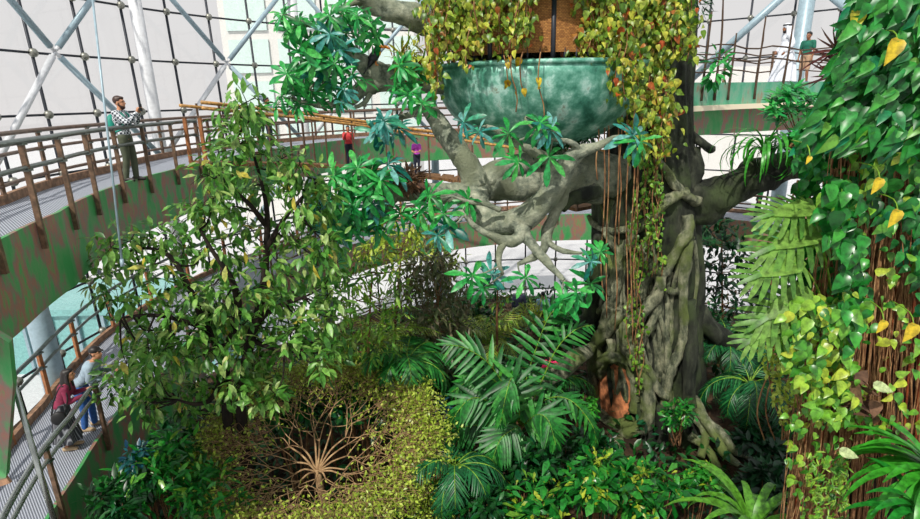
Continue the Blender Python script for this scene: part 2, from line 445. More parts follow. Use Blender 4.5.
# buildings outside
t = thing('canopy_building', 'low outside building with teal glazed sloping roof seen through lower windows', 'building', (-18, 25, -2.8))
m = MB(); bar(m, (-25, 25, .2), (-10.5, 25, .2), 4.4, .3); m.build('roof', 'teal_glass', t, smooth=False)
m = MB(); bar(m, (-24.8, 25, -1.4), (-10.7, 25, -1.4), 4, 2.9); m.build('wall', 'teal_glass', t, smooth=False)
for k in range(12):
    m = MB(); x = -24.4+1.2*k; bar(m, (x, 22.9, -2.8), (x, 22.9, .2), .12, .14); m.build('roof_rib', 'blue_steel', t, smooth=False)
t = thing('background_building', 'pale teal clad building outside the upper glass behind the branch leaves', 'building', (-10, 46, 0))
m = MB(); bar(m, (-17, 46, 8.5), (-3, 46, 8.5), 6, 17); m.build('wall', 'pale_wall', t, smooth=False)
for i in range(4):
    for j in range(4):
        m = MB(); bar(m, (-16.5+3.6*i, 42.9, 6.4+2.9*j), (-13.6+3.6*i, 42.9, 6.4+2.9*j), .12, 2.3); m.build('cladding_panel', 'teal_pane', t, smooth=False)
t = thing('distant_building', 'distant pale building with a row of small dark windows right of the trunk', 'building', (21, 48, 0))
m = MB(); bar(m, (17, 50, 5.5), (27, 50, 5.5), 4, 11); m.build('wall', 'pale_wall', t, smooth=False)
for i in range(6):
    m = MB(); bar(m, (19.0+.45*i, 47.95, 9.0), (19.3+.45*i, 47.95, 9.0), .1, .6); m.build('window_slit', 'window_dark', t, smooth=False)

# ------------------------------------------------------------------ walkways
def interp(a, tab):
    xs = [t[0] for t in tab]; ys = [t[1] for t in tab]
    return float(np.interp(a, xs, ys))
# angles run from -140 (near left) through -180 to -260 (= 100) and on to -330 (= 30)
RIN = [(-345, 11.4), (-300, 11.6), (-260, 12.4), (-241, 12.6), (-225, 12.0), (-200, 10.9), (-185, 10.65), (-177, 10.64), (-163, 10.92), (-150, 11.25), (-141, 11.86), (-132, 12.8)]
ROUT = [(-345, 13.2), (-300, 13.4), (-260, 14.1), (-241, 14.2), (-225, 14.0), (-200, 13.3), (-185, 12.6), (-179, 12.3), (-158, 12.35), (-141, 13.2), (-132, 14)]
RIN2 = [(-345, 11.4), (-300, 11.3), (-276, 11.1), (-240, 11.0), (-200, 10.8), (-169, 10.95), (-163, 11.37), (-156, 11.64), (-151, 11.85), (-146, 12.2), (-135, 12.9)]
ROUT2 = [(-345, 13.4), (-300, 13.2), (-240, 13.2), (-178, 13.35), (-164, 13.12), (-156, 13.25), (-135, 14.6)]
def z_up(a): return 7.4
def z_low(a): return interp(a, [(-345, 3.9), (-317, 3.9), (-276, 3.66), (-200, 3.2), (-170, 2.8), (-135, 2.8)])

def strip(path_a, path_b, zt, zb, mb, th=None):
    pass
def ring_solid(mb, A, rin, rout, ztop, zbot):
    """solid ring piece with a rectangular section between two radii"""
    V = []
    for a in A:
        for r, z in ((rin(a), zbot(a)), (rout(a), zbot(a)), (rout(a), ztop(a)), (rin(a), ztop(a))):
            V.append(list(pol(a, r, z)))
    n = len(A); Fq = [[0, 1, 2, 3], [4*(n-1)+3, 4*(n-1)+2, 4*(n-1)+1, 4*(n-1)]]
    for i in range(n-1):
        for k in range(4): a = 4*i+k; b = 4*i+(k+1) % 4; Fq.append([a, a+4, b+4, b])
    mb.add(V, np.array(Fq))
def walkway(name, label, A, rin, rout, zf, fh, parts_kerb=True):
    t = thing(name, label, 'walkway', pol(A[len(A)//2], rin(A[len(A)//2]), zf(A[len(A)//2])))
    m = MB(); ring_solid(m, A, lambda a: rin(a)+.06, rout, zf, lambda a: zf(a)-.14); m.build('deck', 'deck', t, smooth=False)
    m = MB(); ring_solid(m, A, lambda a: rin(a), lambda a: rin(a)+.06, lambda a: zf(a)+.04, lambda a: zf(a)-fh); m.build('inner_fascia', 'fascia', t, smooth=False)
    m = MB(); ring_solid(m, A, rout, lambda a: rout(a)+.06, lambda a: zf(a)+.02, lambda a: zf(a)-fh*.5); m.build('outer_fascia', 'fascia', t, smooth=False)
    m = MB(); ring_solid(m, A, lambda a: rout(a)-.1, rout, lambda a: zf(a)+.16, lambda a: zf(a)); m.build('kerb', 'kerb', t, smooth=False)
    return t
def railing(name, label, pts, h, rails, spacing, postmat, railmat, drop=.35, pw=.07, rr=.035, post=True):
    """pts: polyline at deck level; rails: heights above the deck"""
    P = np.array([list(p) for p in pts]); d = np.concatenate([[0], np.cumsum(np.linalg.norm(np.diff(P, axis=0), axis=1))])
    t = thing(name, label, 'railing', Vector(P[len(P)//2]))
    for k, hh in enumerate(rails):
        m = MB(); tube(m, P+np.array([0, 0, hh]), rr if k else rr*1.25, 8, 1)
        m.build('handrail' if k == 0 else 'midrail', railmat, t)
    if post:
        n = max(2, int(d[-1]/spacing)+1)
        for s_ in np.linspace(.25, d[-1]-.05, n):
            p = np.array([np.interp(s_, d, P[:, i]) for i in range(3)])
            m = MB(); bar(m, p-[0, 0, drop], p+[0, 0, h-.03], pw, pw*.8, up=(P[-1]-P[0])); po = m.build('post', postmat, t, smooth=False)
            for hh in rails[:2]:
                m = MB(); bar(m, p+[0, 0, hh-.05], p+[0, 0, hh-.015], pw*1.5, pw*1.5, (1, 0, 0)); m.build('rail_bracket', 'rail', po, smooth=False)
    return t
AU = np.arange(-268, -131.9, 2.0)[::-1]
walkway('elevated_walkway', 'upper curved walkway with metal grating deck and mottled green fascia', AU, lambda a: interp(a, RIN), lambda a: interp(a, ROUT), z_up, 1.15)
railing('walkway_railing', 'inner railing with brown posts and two grey pipes on upper walkway near the photographing man',
        [pol(a, interp(a, RIN)-.05, 7.4) for a in np.arange(-134, -188, -2)], 1.15, [1.15, .8], 1.25, 'post', 'rail')
railing('walkway_railing', 'inner brown pipe railing on the far stretch of the upper walkway behind the branches',
        [pol(a, interp(a, RIN)-.05, 7.4) for a in np.arange(-188, -269, -3)], 1.15, [1.15, .85], 2.4, 'post', 'rail_brown')
railing('walkway_railing', 'outer railing of the upper walkway running along the glass behind the man',
        [pol(a, interp(a, ROUT)-.06, 7.4) for a in np.arange(-140, -269, -3)], 1.15, [1.15, .8, .3], 1.9, 'post', 'rail_brown', drop=0)
AL = np.arange(-338, -134.9, 2.0)[::-1]
walkway('elevated_walkway', 'lower curved walkway with ribbed metal deck where the couple leans', AL, lambda a: interp(a, RIN2), lambda a: interp(a, ROUT2), z_low, 1.2)
railing('walkway_railing', 'inner railing of two grey pipes on the lower walkway that the couple leans on',
        [pol(a, interp(a, RIN2)-.05, z_low(a)) for a in np.arange(-137, -200, -2)], 1.1, [1.1, .88], 1.9, 'post', 'rail_silver')
railing('walkway_railing', 'inner railing on the far lower walkway behind the banyan',
        [pol(a, interp(a, RIN2)-.05, z_low(a)) for a in np.arange(-200, -336, -3)], 1.1, [1.1, .75, .4], 2.2, 'post', 'rail_brown')
railing('walkway_railing', 'outer railing of the lower walkway along the glass behind the couple',
        [pol(a, interp(a, ROUT2)-.06, z_low(a)) for a in np.arange(-150, -250, -3)], 1.15, [1.15, .8], 1.7, 'post_rust', 'rail', drop=0, pw=.09)

# support column under the upper walkway
p = at(45, 340, 11.6)
t = thing('support_column', 'thick pale blue round column under the upper walkway behind the couple', 'column', (p.x, p.y, 0))
m = MB(); tube(m, [(p.x, p.y, 0), (p.x-.05, p.y, 7.2)], .24, 18, 1); m.build('shaft', 'blue_steel', t)
m = MB(); tube(m, [(p.x, p.y, 0), (p.x, p.y, .15)], .42, 14, 1); m.build('base_plate', 'blue_steel', t)
p = at(318, 215, 23)
t = thing('support_column', 'slim blue-grey column under the far upper walkway left of the branch', 'column', (p.x, p.y, -2.2))
m = MB(); tube(m, [(p.x, p.y, -2.3), (p.x, p.y, 7.2)], .3, 14, 1); m.build('shaft', 'blue_steel', t)
# thin rods
a_, b_ = at(105, 110, 8.3), at(122, 262, 7.8)
t = thing('hanging_rod', 'thin pale steel rod hanging in front of the upper walkway fascia', 'rod', b_)
m = MB(); tube(m, [a_+(a_-b_)*.9, b_], .016, 8, 1); m.build('rod', 'blue_steel', t)
m = MB(); tube(m, [b_+(a_-b_)*.02, b_-(a_-b_)*.03], .028, 8, 1); m.build('end_fitting', 'blue_steel', t)
a_, b_ = at(12, 378, 5.6), at(57, 530, 5.2)
t = thing('hanging_rod', 'thin steel rod crossing in front of the lower walkway rails at far left', 'rod', b_)
m = MB(); tube(m, [a_, b_], .03, 8, 1); m.build('rod', 'rail_silver', t)
m = MB(); ball(m, a_, .05, 8, 6); m.build('end_fitting', 'rail_silver', t)
# green panel at the left edge of the picture
c = [at(-60, 300, 5.4), at(9, 343, 5.4), at(13, 385, 5.4), at(6, 478, 5.4), at(-60, 500, 5.4)]
t = thing('steel_panel', 'green patinated steel panel end cutting in at the left edge', 'panel', c[3])
m = MB(); V = [list(v) for v in c]+[list(v+Vector((-.05, .12, 0))) for v in c]
m.add(V, [np.array([[4, 3, 2, 1, 0], [5, 6, 7, 8, 9]]), np.array([[i, (i+1) % 5, (i+1) % 5+5, i+5] for i in range(5)])]); m.build('plate', 'fascia', t, smooth=False)
m = MB(); bar(m, c[3]+Vector((0, .02, 0)), c[4]+Vector((0, .02, 0)), .03, .16); m.build('edge_flange', 'kerb', t, smooth=False)

# gate posts where the footbridge leaves the walkway
for px, py0, lab in ((192, 150, 'rust brown gate post at the start of the bamboo footbridge'), (207, 146, 'rust brown gate post second from the left at the footbridge start')):
    b_ = atz(px, 168, 7.4); 
    t = thing('gate_post', lab, 'post', b_)
    m = MB(); bar(m, b_, b_+Vector((0, 0, 1.25)), .075, .075, (1, 0, 0)); m.build('shaft', 'post_rust', t, smooth=False)
    m = MB(); bar(m, b_+Vector((0, 0, 1.25)), b_+Vector((0, 0, 1.28)), .1, .1, (1, 0, 0)); m.build('cap', 'post', t, smooth=False)

# bamboo footbridge sloping down to the tree
fb = [at(200, 168, 15.5), at(300, 168, 18.2), at(351, 172, 19.2), at(418, 187, 20), at(480, 200, 19.5), at(590, 215, 15.5)]
fbz = [7.4, 7.0, 6.75, 6.35, 6.1, 5.9]
fb = [Vector((p.x, p.y, z)) for p, z in zip(fb, fbz)]
P, _ = smoothpath(fb, [1]*6, 5)
t = thing('footbridge', 'narrow bamboo railed footbridge sloping down toward the banyan', 'bridge', Vector(P[10]))
for i in range(len(P)-1):
    a, b = Vector(P[i]), Vector(P[i+1]); d = (b-a).normalized(); s_ = d.cross(Vector((0, 0, 1))).normalized()
    if i % 1 == 0:
        m = MB(); bar(m, a+s_*.0, b-d*.02, 1.1, .1); m.build('deck_plank', 'bark_brown', t, smooth=False)
for nm, hh, so_, mt, rr in (('handrail', 1.62, .55, 'bamboo', .05), ('handrail', 1.47, .55, 'bamboo', .045), ('handrail', 1.55, -.55, 'bamboo', .045)):
    L = []
    for i in range(len(P)):
        d = Vector(P[min(i+1, len(P)-1)]-P[max(i-1, 0)]).normalized(); s_ = d.cross(Vector((0, 0, 1))).normalized()
        L.append(Vector(P[i])+s_*so_+Vector((0, 0, hh)))
    m = MB(); tube(m, L, rr, 7, 1); m.build(nm, mt, t)
for i in range(1, len(P), 3):
    d = Vector(P[min(i+1, len(P)-1)]-P[max(i-1, 0)]).normalized(); s_ = d.cross(Vector((0, 0, 1))).normalized()
    for sg in (.55, -.55):
        m = MB(); bar(m, Vector(P[i])+s_*sg, Vector(P[i])+s_*sg+Vector((0, 0, 1.65)), .045, .045, d); m.build('post', 'post', t, smooth=False)

# treetop bridge on the right, with green fascia and twig rails
br = [at(668, 82, 15.0), at(700, 82, 16.3), at(740, 85, 17.4), at(780, 88, 18.2), at(830, 92, 19), at(900, 98, 20.5)]
zb = 9.22
br = [Vector((p.x, p.y, zb)) for p in br]
P, _ = smoothpath(br, [1]*6, 3)
t = thing('treetop_bridge', 'green patinated bridge leaving the banyan on the right with twig rails', 'bridge', Vector(P[5]))
def off(P, i, s):
    d = Vector(P[min(i+1, len(P)-1)]-P[max(i-1, 0)]); d.z = 0; d.normalize(); n_ = Vector((d.y, -d.x, 0)); return Vector(P[i])+n_*s
def band(mb, P, s0, s1, z0, z1):
    V = []
    for i in range(len(P)):
        a, b = off(P, i, s0), off(P, i, s1)
        V += [[a.x, a.y, a.z+z0], [b.x, b.y, b.z+z0], [b.x, b.y, b.z+z1], [a.x, a.y, a.z+z1]]
    n = len(P); Fq = [[0, 1, 2, 3], [4*n-1, 4*n-2, 4*n-3, 4*n-4]]
    for i in range(n-1):
        for k in range(4): a = 4*i+k; b = 4*i+(k+1) % 4; Fq.append([a, a+4, b+4, b])
    mb.add(V, np.array(Fq))
m = MB(); band(m, P, 0, -1.6, -.1, 0); m.build('deck', 'deck', t, smooth=False)
m = MB(); band(m, P, .07, 0, -.58, .05); m.build('near_fascia', 'fascia_teal', t, smooth=False)
m = MB(); band(m, P, -1.6, -1.67, -.6, .05); m.build('far_fascia', 'fascia_teal', t, smooth=False)
m = MB(); band(m, P, .25, -1.5, -.72, -.58); m.build('soffit', 'soffit', t, smooth=False)
m = MB(); band(m, P, -.6, -.72, -1.5, -.72); m.build('girder', 'fascia', t, smooth=False)
for (hh, s0) in ((1.05, .04), (.7, .04), (.45, -1.6), (1.0, -1.6), (.75, -1.6)):
    m = MB(); tube(m, [off(P, i, s0)+Vector((0, 0, hh+(.06*math.sin(i*1.7)))) for i in range(len(P))], .022, 6, 1, gnarl=.15); m.build('rope_rail', 'rope', t)
for i, hh in ((1, 1.3), (2, 2.3), (3, 1.9), (4, 2.4), (5, 1.4), (7, 1.9), (9, 1.7), (10, 1.0), (12, 1.6), (13, 1.2)):
    b_ = off(P, i, .09)
    m = MB(); tube(m, [b_-Vector((0, 0, .45)), b_+Vector((.03, 0, hh*.5)), b_+Vector((-.05+.1*(i % 2), 0, hh))], [.04, .036, .024], 6, 4, gnarl=.3); m.build('twig_post', 'rope', t)
for i in (2, 5, 8, 11):
    b_ = off(P, i, -1.62)
    m = MB(); bar(m, b_, b_+Vector((0, 0, 1.1)), .06, .06, (1, 0, 0)); m.build('post', 'post', t, smooth=False)
# ------------------------------------------------------------------ banyan tree
TY = 13.9
prof = [(655, -40, 36), (654, 20, 35), (652, 90, 36), (648, 150, 41), (646, 195, 52), (646, 240, 53), (647, 300, 54), (649, 350, 55), (652, 400, 56), (655, 440, 62), (657, 485, 78)]
TR = []
for px, py, r in prof:
    p = at(px, py, TY); TR.append((p.z, p.x, r*TY/F*1.0))
TR.sort()
tz = [t_[0] for t_ in TR]; tx = [t_[1] for t_ in TR]; trr = [t_[2] for t_ in TR]
def trunk_r(z, a):
    r = float(np.interp(z, tz, trr))
    fl = max(.25, 1.0-z*.08)
    return r*(1+.05*fl*math.sin(5*a+.25*z+.6)+.04*fl*math.sin(9*a-.3*z)+.035*math.sin(16*a+.6*z)+.03*math.sin(z*2.1+3*a))
def trunk_x(z): return float(np.interp(z, tz, tx))
def surf(px, py, off_=.0):
    """point on the trunk surface under a pixel"""
    d = ray(px, py); Y = 11.0
    while Y < TY+.1:
        p = EYE+d*(Y/d.y); dx, dy = p.x-trunk_x(p.z), p.y-TY
        if math.hypot(dx, dy) < trunk_r(p.z, math.atan2(dy, dx))+off_: return p
        Y += .03
    return EYE+d*(TY/d.y)
tree = thing('banyan_tree', 'giant grey-green banyan with climbing roots and wide curling bare limbs', 'tree', (trunk_x(0), TY, 0))
m = MB(); NZ, NAA = 90, 120; z0, z1 = -.5, tz[-1]
V = []
for i in range(NZ):
    z = z0+(z1-z0)*i/(NZ-1)
    for j in range(NAA):
        a = 2*PI*j/NAA; r = trunk_r(z, a); V.append([trunk_x(z)+r*math.cos(a), TY+r*math.sin(a), z])
q = [[i*NAA+j, i*NAA+(j+1) % NAA, (i+1)*NAA+(j+1) % NAA, (i+1)*NAA+j] for i in range(NZ-1) for j in range(NAA)]
m.add(V, [np.array(q), (np.arange(NAA)+(NZ-1)*NAA)[None]]); m.build('trunk', 'bark', tree)

def root(pts, rpx, off_=.0, mat='bark_root', name='root', gn=.16):
    P = []
    for i, pt in enumerate(pts):
        if len(pt) == 3: P.append(at(*pt))
        else: P.append(surf(pt[0], pt[1], off_+.02+.8*(rpx[i] if hasattr(rpx, '__len__') else rpx)*12.6/F))
    if not hasattr(rpx, '__len__'): rpx = [rpx]*len(P)
    R_ = [.98*r*p.y/F for r, p in zip(rpx, P)]
    mm = MB(); tube(mm, P, R_, 10, 5, gnarl=gn); return mm.build(name, mat, tree)
root([(655, 158), (664, 168), (673, 182), (684, 194), (698, 202)], [4, 4.5, 4.5, 5, 6])
root([(686, 193), (674, 196), (662, 206), (650, 220), (638, 227), (622, 230), (606, 231)], [6, 5.5, 5, 5, 5, 4.5, 4])
root([(606, 231), (595, 225), (588, 215)], [4, 3, 2])
root([(634, 226), (630, 243), (623, 250), (618, 262), (617, 278), (616, 290), (613, 300), (608, 312), (604, 326)], [5, 6, 6, 5.5, 5.5, 5.5, 6, 6, 6.5])
root([(606, 232), (612, 243), (619, 252)], [4, 4, 4.5])
root([(618, 270), (611, 282), (612, 296)], [4, 4.5, 4])
root([(604, 322), (602, 335), (592, 347), (576, 358, 12.25), (558, 374, 12.0), (536, 388, 11.8), (516, 412, 11.3), (500, 440, 11)], [6.5, 7, 8, 9, 9, 8.5, 7, 4], mat='bark_root')
root([(612, 305), (606, 325), (598, 340), (594, 356), (592, 372), (593, 392), (596, 412)], [6, 6.5, 7, 7, 6, 6, 7])
root([(640, 245), (646, 258), (654, 268), (661, 275)], [3.5, 4, 4.5, 5])
root([(687, 215), (688, 228), (683, 240), (676, 252), (668, 266), (661, 276)], [6, 6.5, 6, 5.5, 5.5, 5.5])
root([(661, 276), (659, 290), (652, 302), (643, 312), (633, 320), (626, 330), (626, 342), (634, 356), (641, 370), (645, 388), (648, 404), (648, 418), (640, 428), (628, 432), (620, 438), (616, 448, 11.9)], [6, 6, 6.5, 7, 7.5, 8, 8.5, 9, 9, 8.5, 8.5, 8.5, 8.5, 8, 8, 8], off_=.1)
root([(654, 270), (646, 282), (640, 296), (632, 305), (622, 312), (614, 322), (608, 336)], [4, 5, 5.5, 6, 6, 6, 5])
root([(661, 280), (658, 300), (656, 312), (650, 326), (641, 336), (638, 348)], [4.5, 4.5, 5, 6, 6, 6])
root([(640, 350), (646, 366), (652, 380), (660, 392), (667, 398)], [5, 5.5, 5.5, 5.5, 5], off_=.1)
root([(690, 236), (687, 255), (684, 275), (683, 300), (685, 322), (683, 340), (677, 355), (671, 370), (668, 385), (666, 400), (668, 425), (672, 450)], [5, 5.5, 5.5, 5.5, 5.5, 5.5, 5, 5, 5.5, 6, 6, 7])
root([(690, 300), (691, 330), (690, 360), (688, 390), (690, 420), (688, 450)], [6, 6.5, 7, 8, 8, 9], mat='bark')
root([(684, 345), (678, 360), (668, 372), (662, 388)], [3.5, 3.5, 4, 4])
root([(668, 290), (676, 292), (684, 288)], [4, 4.5, 4])
root([(632, 305), (622, 308), (612, 306), (600, 310), (590, 322)], [3.5, 3.5, 3.5, 4, 5])
root([(600, 235), (596, 255), (594, 275), (592, 300), (588, 325), (580, 345)], [7, 7, 8, 8, 8, 9], mat='bark')
root([(606, 330), (612, 348), (604, 362), (600, 376)], [5, 5, 5, 5])
root([(596, 368), (604, 360), (615, 357), (627, 362), (634, 376), (636, 396), (634, 412)], [6, 6, 6, 6, 6, 6.5, 6.5], off_=.06)
root([(597, 410), (606, 420), (620, 424), (634, 420)], [6, 6.5, 6.5, 6], off_=.08)
root([(657, 310), (664, 330), (668, 352), (666, 372)], [3, 3, 3.5, 4])
root([(640, 400), (646, 430), (650, 455)], [7, 8, 9], mat='bark')
root([(660, 405), (662, 430), (664, 458)], [8, 8, 9], mat='bark')
root([(697, 312, 13.6), (712, 330, 13.5), (730, 345, 13.6), (752, 360, 13.8), (772, 384, 13.8), (786, 408, 13.9)], [12, 12, 12, 11, 9, 6], mat='bark')
root([(694, 400, 12.6), (704, 418, 12.0), (716, 438, 11.6), (726, 455, 11.3), (738, 464, 11.2)], [6, 5.5, 5, 5, 4])
root([(696, 416, 12.2), (706, 436, 11.8), (700, 457, 11.4)], [5, 5, 5])
root([(706, 420, 12), (724, 436, 11.7), (734, 450, 11.4), (752, 456, 11.4)], [5, 5, 5, 4])
root([(690, 436, 12), (708, 450, 11.6), (720, 472, 11.2)], [5, 5, 5])
for k in range(16):
    x0 = random.uniform(600, 696); x = x0; pts = []
    y = random.uniform(200, 290); y1 = random.uniform(380, 450)
    while y < y1: pts.append((x, y)); y += 22; x += random.uniform(-6, 6)
    if len(pts) > 3: root(pts, [random.uniform(1.6, 3)]*len(pts), off_=-.06, gn=.1)
# clay hollow between the roots
c = surf(615, 392, .02)
m = MB(); V = []; n = 20
hole = [(598, 404), (597, 388), (602, 372), (614, 364), (626, 370), (632, 386), (633, 404), (628, 416), (612, 420), (602, 414)]
ring0 = [surf(x, y, .13) for x, y in hole]; cen = surf(615, 392, .09)
V = [list(p) for p in ring0]+[list(cen+(p-cen)*.75+Vector((.02, .03, 0))) for p in ring0]+[list(cen)]
k = len(hole)
m.add(V, [np.array([[i, (i+1) % k, k+(i+1) % k, k+i] for i in range(k)]), np.array([[k+i, k+(i+1) % k, 2*k] for i in range(k)])])
m.build('clay_hollow', 'cave', tree)

BP = []
def branch(pts, rpx, name='branch', mat='bark_limb', gn=.09, n=12):
    P = [at(*p) for p in pts]; R_ = [r*p.y/F for r, p in zip(rpx, P)]
    BP.extend(smoothpath(P, R_, 6)[0]); mm = MB(); tube(mm, P, R_, n, 6, gnarl=gn); return mm.build(name, mat, tree)
# big left limb and its curl
branch([(640, 180, 13.9), (600, 174, 13.2), (560, 178, 12.6), (520, 184, 12.2), (494, 185, 11.8), (478, 190, 11.5)], [26, 22, 18, 16, 15, 15])
branch([(600, 196, 13.3), (560, 190, 12.8), (520, 188, 12.4), (495, 184, 12.1)], [10, 9, 8, 8])
branch([(560, 150, 12.9), (525, 163, 12.2), (497, 172, 11.8), (478, 186, 11.5), (476, 204, 11.2), (488, 220, 10.9), (508, 224, 10.7), (530, 214, 10.5), (548, 196, 10.4), (560, 176, 10.35), (570, 160, 10.3), (582, 151, 10.25), (598, 146, 10.2), (612, 139, 10.1), (619, 136, 10.1)],
       [8, 10, 12, 15, 15.5, 14.5, 13.5, 13, 12, 11, 9.5, 6.5, 4.5, 3, 1.5], gn=.07)
branch([(424, 100, 11.9), (436, 120, 11.8), (452, 143, 11.6), (468, 165, 11.5), (476, 188, 11.4)], [8, 9, 10, 12.5, 13])
branch([(484, 196, 11.3), (460, 194, 11.2), (430, 193, 11.1), (400, 192, 11), (378, 186, 10.9), (362, 178, 10.9)], [12, 10.5, 10, 9.5, 7.5, 4])
branch([(398, 193, 11), (386, 205, 10.9), (378, 216, 10.8), (366, 220, 10.7), (352, 220, 10.6)], [7, 6, 5, 4, 2.5])
branch([(362, 180, 10.9), (350, 178, 10.7), (346, 188, 10.6), (351, 200, 10.5)], [3.5, 2.5, 2, 1.5])
branch([(524, 215, 10.6), (522, 232, 10.4), (516, 240, 10.3), (504, 241, 10.2), (492, 236, 10.1), (480, 230, 10.1), (470, 222, 10), (461, 210, 10)], [9, 8, 7, 5.5, 4, 3.2, 2.5, 1.6])
branch([(524, 234, 10.4), (533, 246, 10.3), (545, 260, 10.2), (556, 272, 10.1), (564, 280, 10)], [7, 5.5, 4.5, 3.5, 2])
branch([(506, 241, 10.2), (500, 250, 10.1), (499, 264, 10), (503, 274, 10)], [4.5, 3.5, 2.8, 1.5])
branch([(556, 168, 10.9), (562, 185, 10.8), (560, 200, 10.8), (554, 215, 10.7), (547, 232, 10.6), (545, 246, 10.5), (538, 254, 10.4), (528, 260, 10.3), (518, 264, 10.2)], [10, 8.5, 7, 6, 5.5, 5, 4.5, 3.5, 2])
branch([(546, 240, 10.5), (556, 248, 10.4), (568, 252, 10.3), (582, 253, 10.2)], [4, 3, 2.5, 1.5])
branch([(560, 206, 10.9), (572, 199, 11), (584, 195, 11), (597, 190, 11.1)], [7, 7, 7.5, 8], name='broken_stub', mat='bark')
branch([(575, 154, 10.3), (576, 146, 10.2), (566, 141, 10.1), (552, 140, 10)], [6, 3.5, 2.5, 1.5])
branch([(556, 168, 10.4), (545, 158, 10.3), (530, 150, 10.2), (515, 143, 10.2), (500, 132, 10.1), (486, 126, 10)], [6, 5, 4.5, 4, 3, 2])
branch([(500, 210, 10.4), (485, 204, 10.3), (470, 202, 10.2), (452, 196, 10.1)], [3, 2.5, 2, 1.2])
# upper limbs
branch([(640, 90, 13.9), (560, 72, 13.4), (480, 72, 12.9), (455, 82, 12.4), (430, 79, 12.1), (405, 80, 11.9), (384, 78, 11.7)], [20, 17, 14, 13, 12.5, 12, 11])
branch([(400, 80, 11.9), (380, 74, 11.7), (366, 66, 11.6), (352, 53, 11.5), (341, 45, 11.4), (332, 40, 11.3)], [11, 10.5, 9, 7.5, 6, 5])
branch([(398, 82, 11.9), (380, 83, 11.7), (366, 87, 11.5), (354, 95, 11.4), (342, 102, 11.3), (326, 105, 11.2), (310, 104, 11.1), (292, 98, 11)], [9, 8.5, 8, 7.5, 6, 3.5, 2.2, 1.4])
branch([(370, 94, 11.4), (364, 103, 11.3), (354, 108, 11.2)], [3, 2.2, 1.4])
branch([(645, 60, 13.9), (560, 55, 13.6), (470, 40, 13.0), (440, 28, 12.6), (418, 18, 12.3), (395, 11, 12.1), (375, 4, 12), (358, -6, 11.9), (345, -20, 11.8)], [20, 17, 14, 13, 12, 10.5, 10, 9.5, 9])
branch([(368, 0, 11.9), (350, 4, 11.7), (340, 12, 11.6), (352, 20, 11.4), (364, 16, 11.3)], [3.5, 2.5, 2, 2, 1.4])
branch([(332, 40, 11.3), (318, 28, 11.2), (300, 22, 11.1), (285, 14, 11)], [3, 2.5, 2, 1.2])
branch([(424, 104, 11.9), (412, 114, 11.6), (398, 118, 11.4), (388, 126, 11.2)], [4.5, 3, 2.4, 1.5])
# right limb
branch([(655, 205, 13.8), (690, 206, 13.4), (716, 196, 13.1), (740, 184, 12.9), (768, 172, 12.7), (800, 164, 12.5), (830, 158, 12.2), (870, 150, 12), (930, 130, 11.8)], [30, 25, 19, 17, 16, 15, 14, 13, 12], mat='bark', gn=.12)
branch([(700, 216, 13.2), (724, 206, 12.9), (742, 190, 12.7), (756, 176, 12.5), (766, 160, 12.3), (772, 148, 12.2)], [8, 7, 5.5, 4.5, 4, 3], mat='bark')
branch([(686, 190, 13.2), (694, 170, 13.4), (690, 150, 13.6)], [10, 10, 10], mat='bark')
branch([(712, 150, 13.6), (700, 142, 13.4), (684, 130, 13.5), (672, 118, 13.6)], [4, 4.5, 5, 6], mat='bark')
# hanging aerial roots
for px, y0, y1, c_ in ((604, 60, 300), (609, 62, 315), (617, 66, 330), (621, 70, 245), (627, 70, 310), (633, 70, 340), (637, 80, 300), (640, 90, 260), (598, 62, 180)) and [(604, 60, 300, 0), (609, 62, 318, 0), (617, 66, 330, 1), (621, 70, 245, 0), (627, 70, 310, 1), (633, 70, 345, 1), (637, 80, 300, 1), (598, 62, 180, 0)]:
    P = [at(px+random.uniform(-2, 2)+1.5*math.sin(k), y0+(y1-y0)*k/6, 11.9-.05*k) for k in range(7)]
    m = MB(); tube(m, P, [.014 if k else .012]*7, 5, 3); m.build('aerial_root', 'strand', tree)

T_ROS = template([(0, .015), (.3, .08), (.68, .15), (.9, .09), (1, .008)], .14, .42)
ros = {'g': [], 't': []}
gl = [(283, 15, 9), (300, 24, 9), (292, 30, 9), (318, 28, 9), (330, 16, 9), (344, 10, 8), (302, 48, 10), (318, 58, 10), (334, 64, 9), (346, 34, 9), (357, 16, 8), (370, 24, 8), (376, 36, 8), (304, 74, 10), (330, 84, 9), (312, 92, 9), (290, 84, 9), (336, 98, 8), (298, 106, 9), (282, 96, 8), (352, 76, 8), (318, 40, 9), (326, 46, 9), (310, 62, 9), (287, 74, 8),
      (400, 66, 9), (410, 72, 9), (396, 88, 8), (408, 96, 9), (422, 104, 8),
      (345, 184, 12), (358, 168, 11), (334, 176, 11), (372, 172, 11), (336, 198, 12), (352, 206, 12), (366, 196, 11), (380, 180, 11), (400, 214, 10), (430, 196, 10), (444, 214, 9), (468, 200, 10), (330, 224, 11), (352, 230, 10), (376, 226, 10),
      (508, 134, 10), (540, 124, 9), (549, 157, 11), (518, 162, 9), (640, 142, 11), (472, 276, 11), (526, 278, 10), (576, 292, 11), (590, 284, 11), (564, 300, 10), (600, 252, 8), (482, 288, 9), (420, 210, 10)]
tl = [(330, 34, 9), (340, 50, 9), (322, 72, 9), (344, 90, 8), (384, 122, 10), (398, 128, 9), (376, 132, 9), (388, 165, 11), (324, 206, 11), (340, 222, 11), (316, 216, 11), (334, 232, 10), (446, 226, 11), (438, 236, 9), (464, 122, 9), (480, 132, 8), (550, 130, 9), (632, 136, 11), (492, 274, 10), (590, 262, 8), (360, 218, 11), (372, 206, 11)]
def yrose(px, py):
    if py < 115 and px < 430: return 10.9
    if px < 430: return 10.3
    if px < 500: return 10.0
    return 9.9
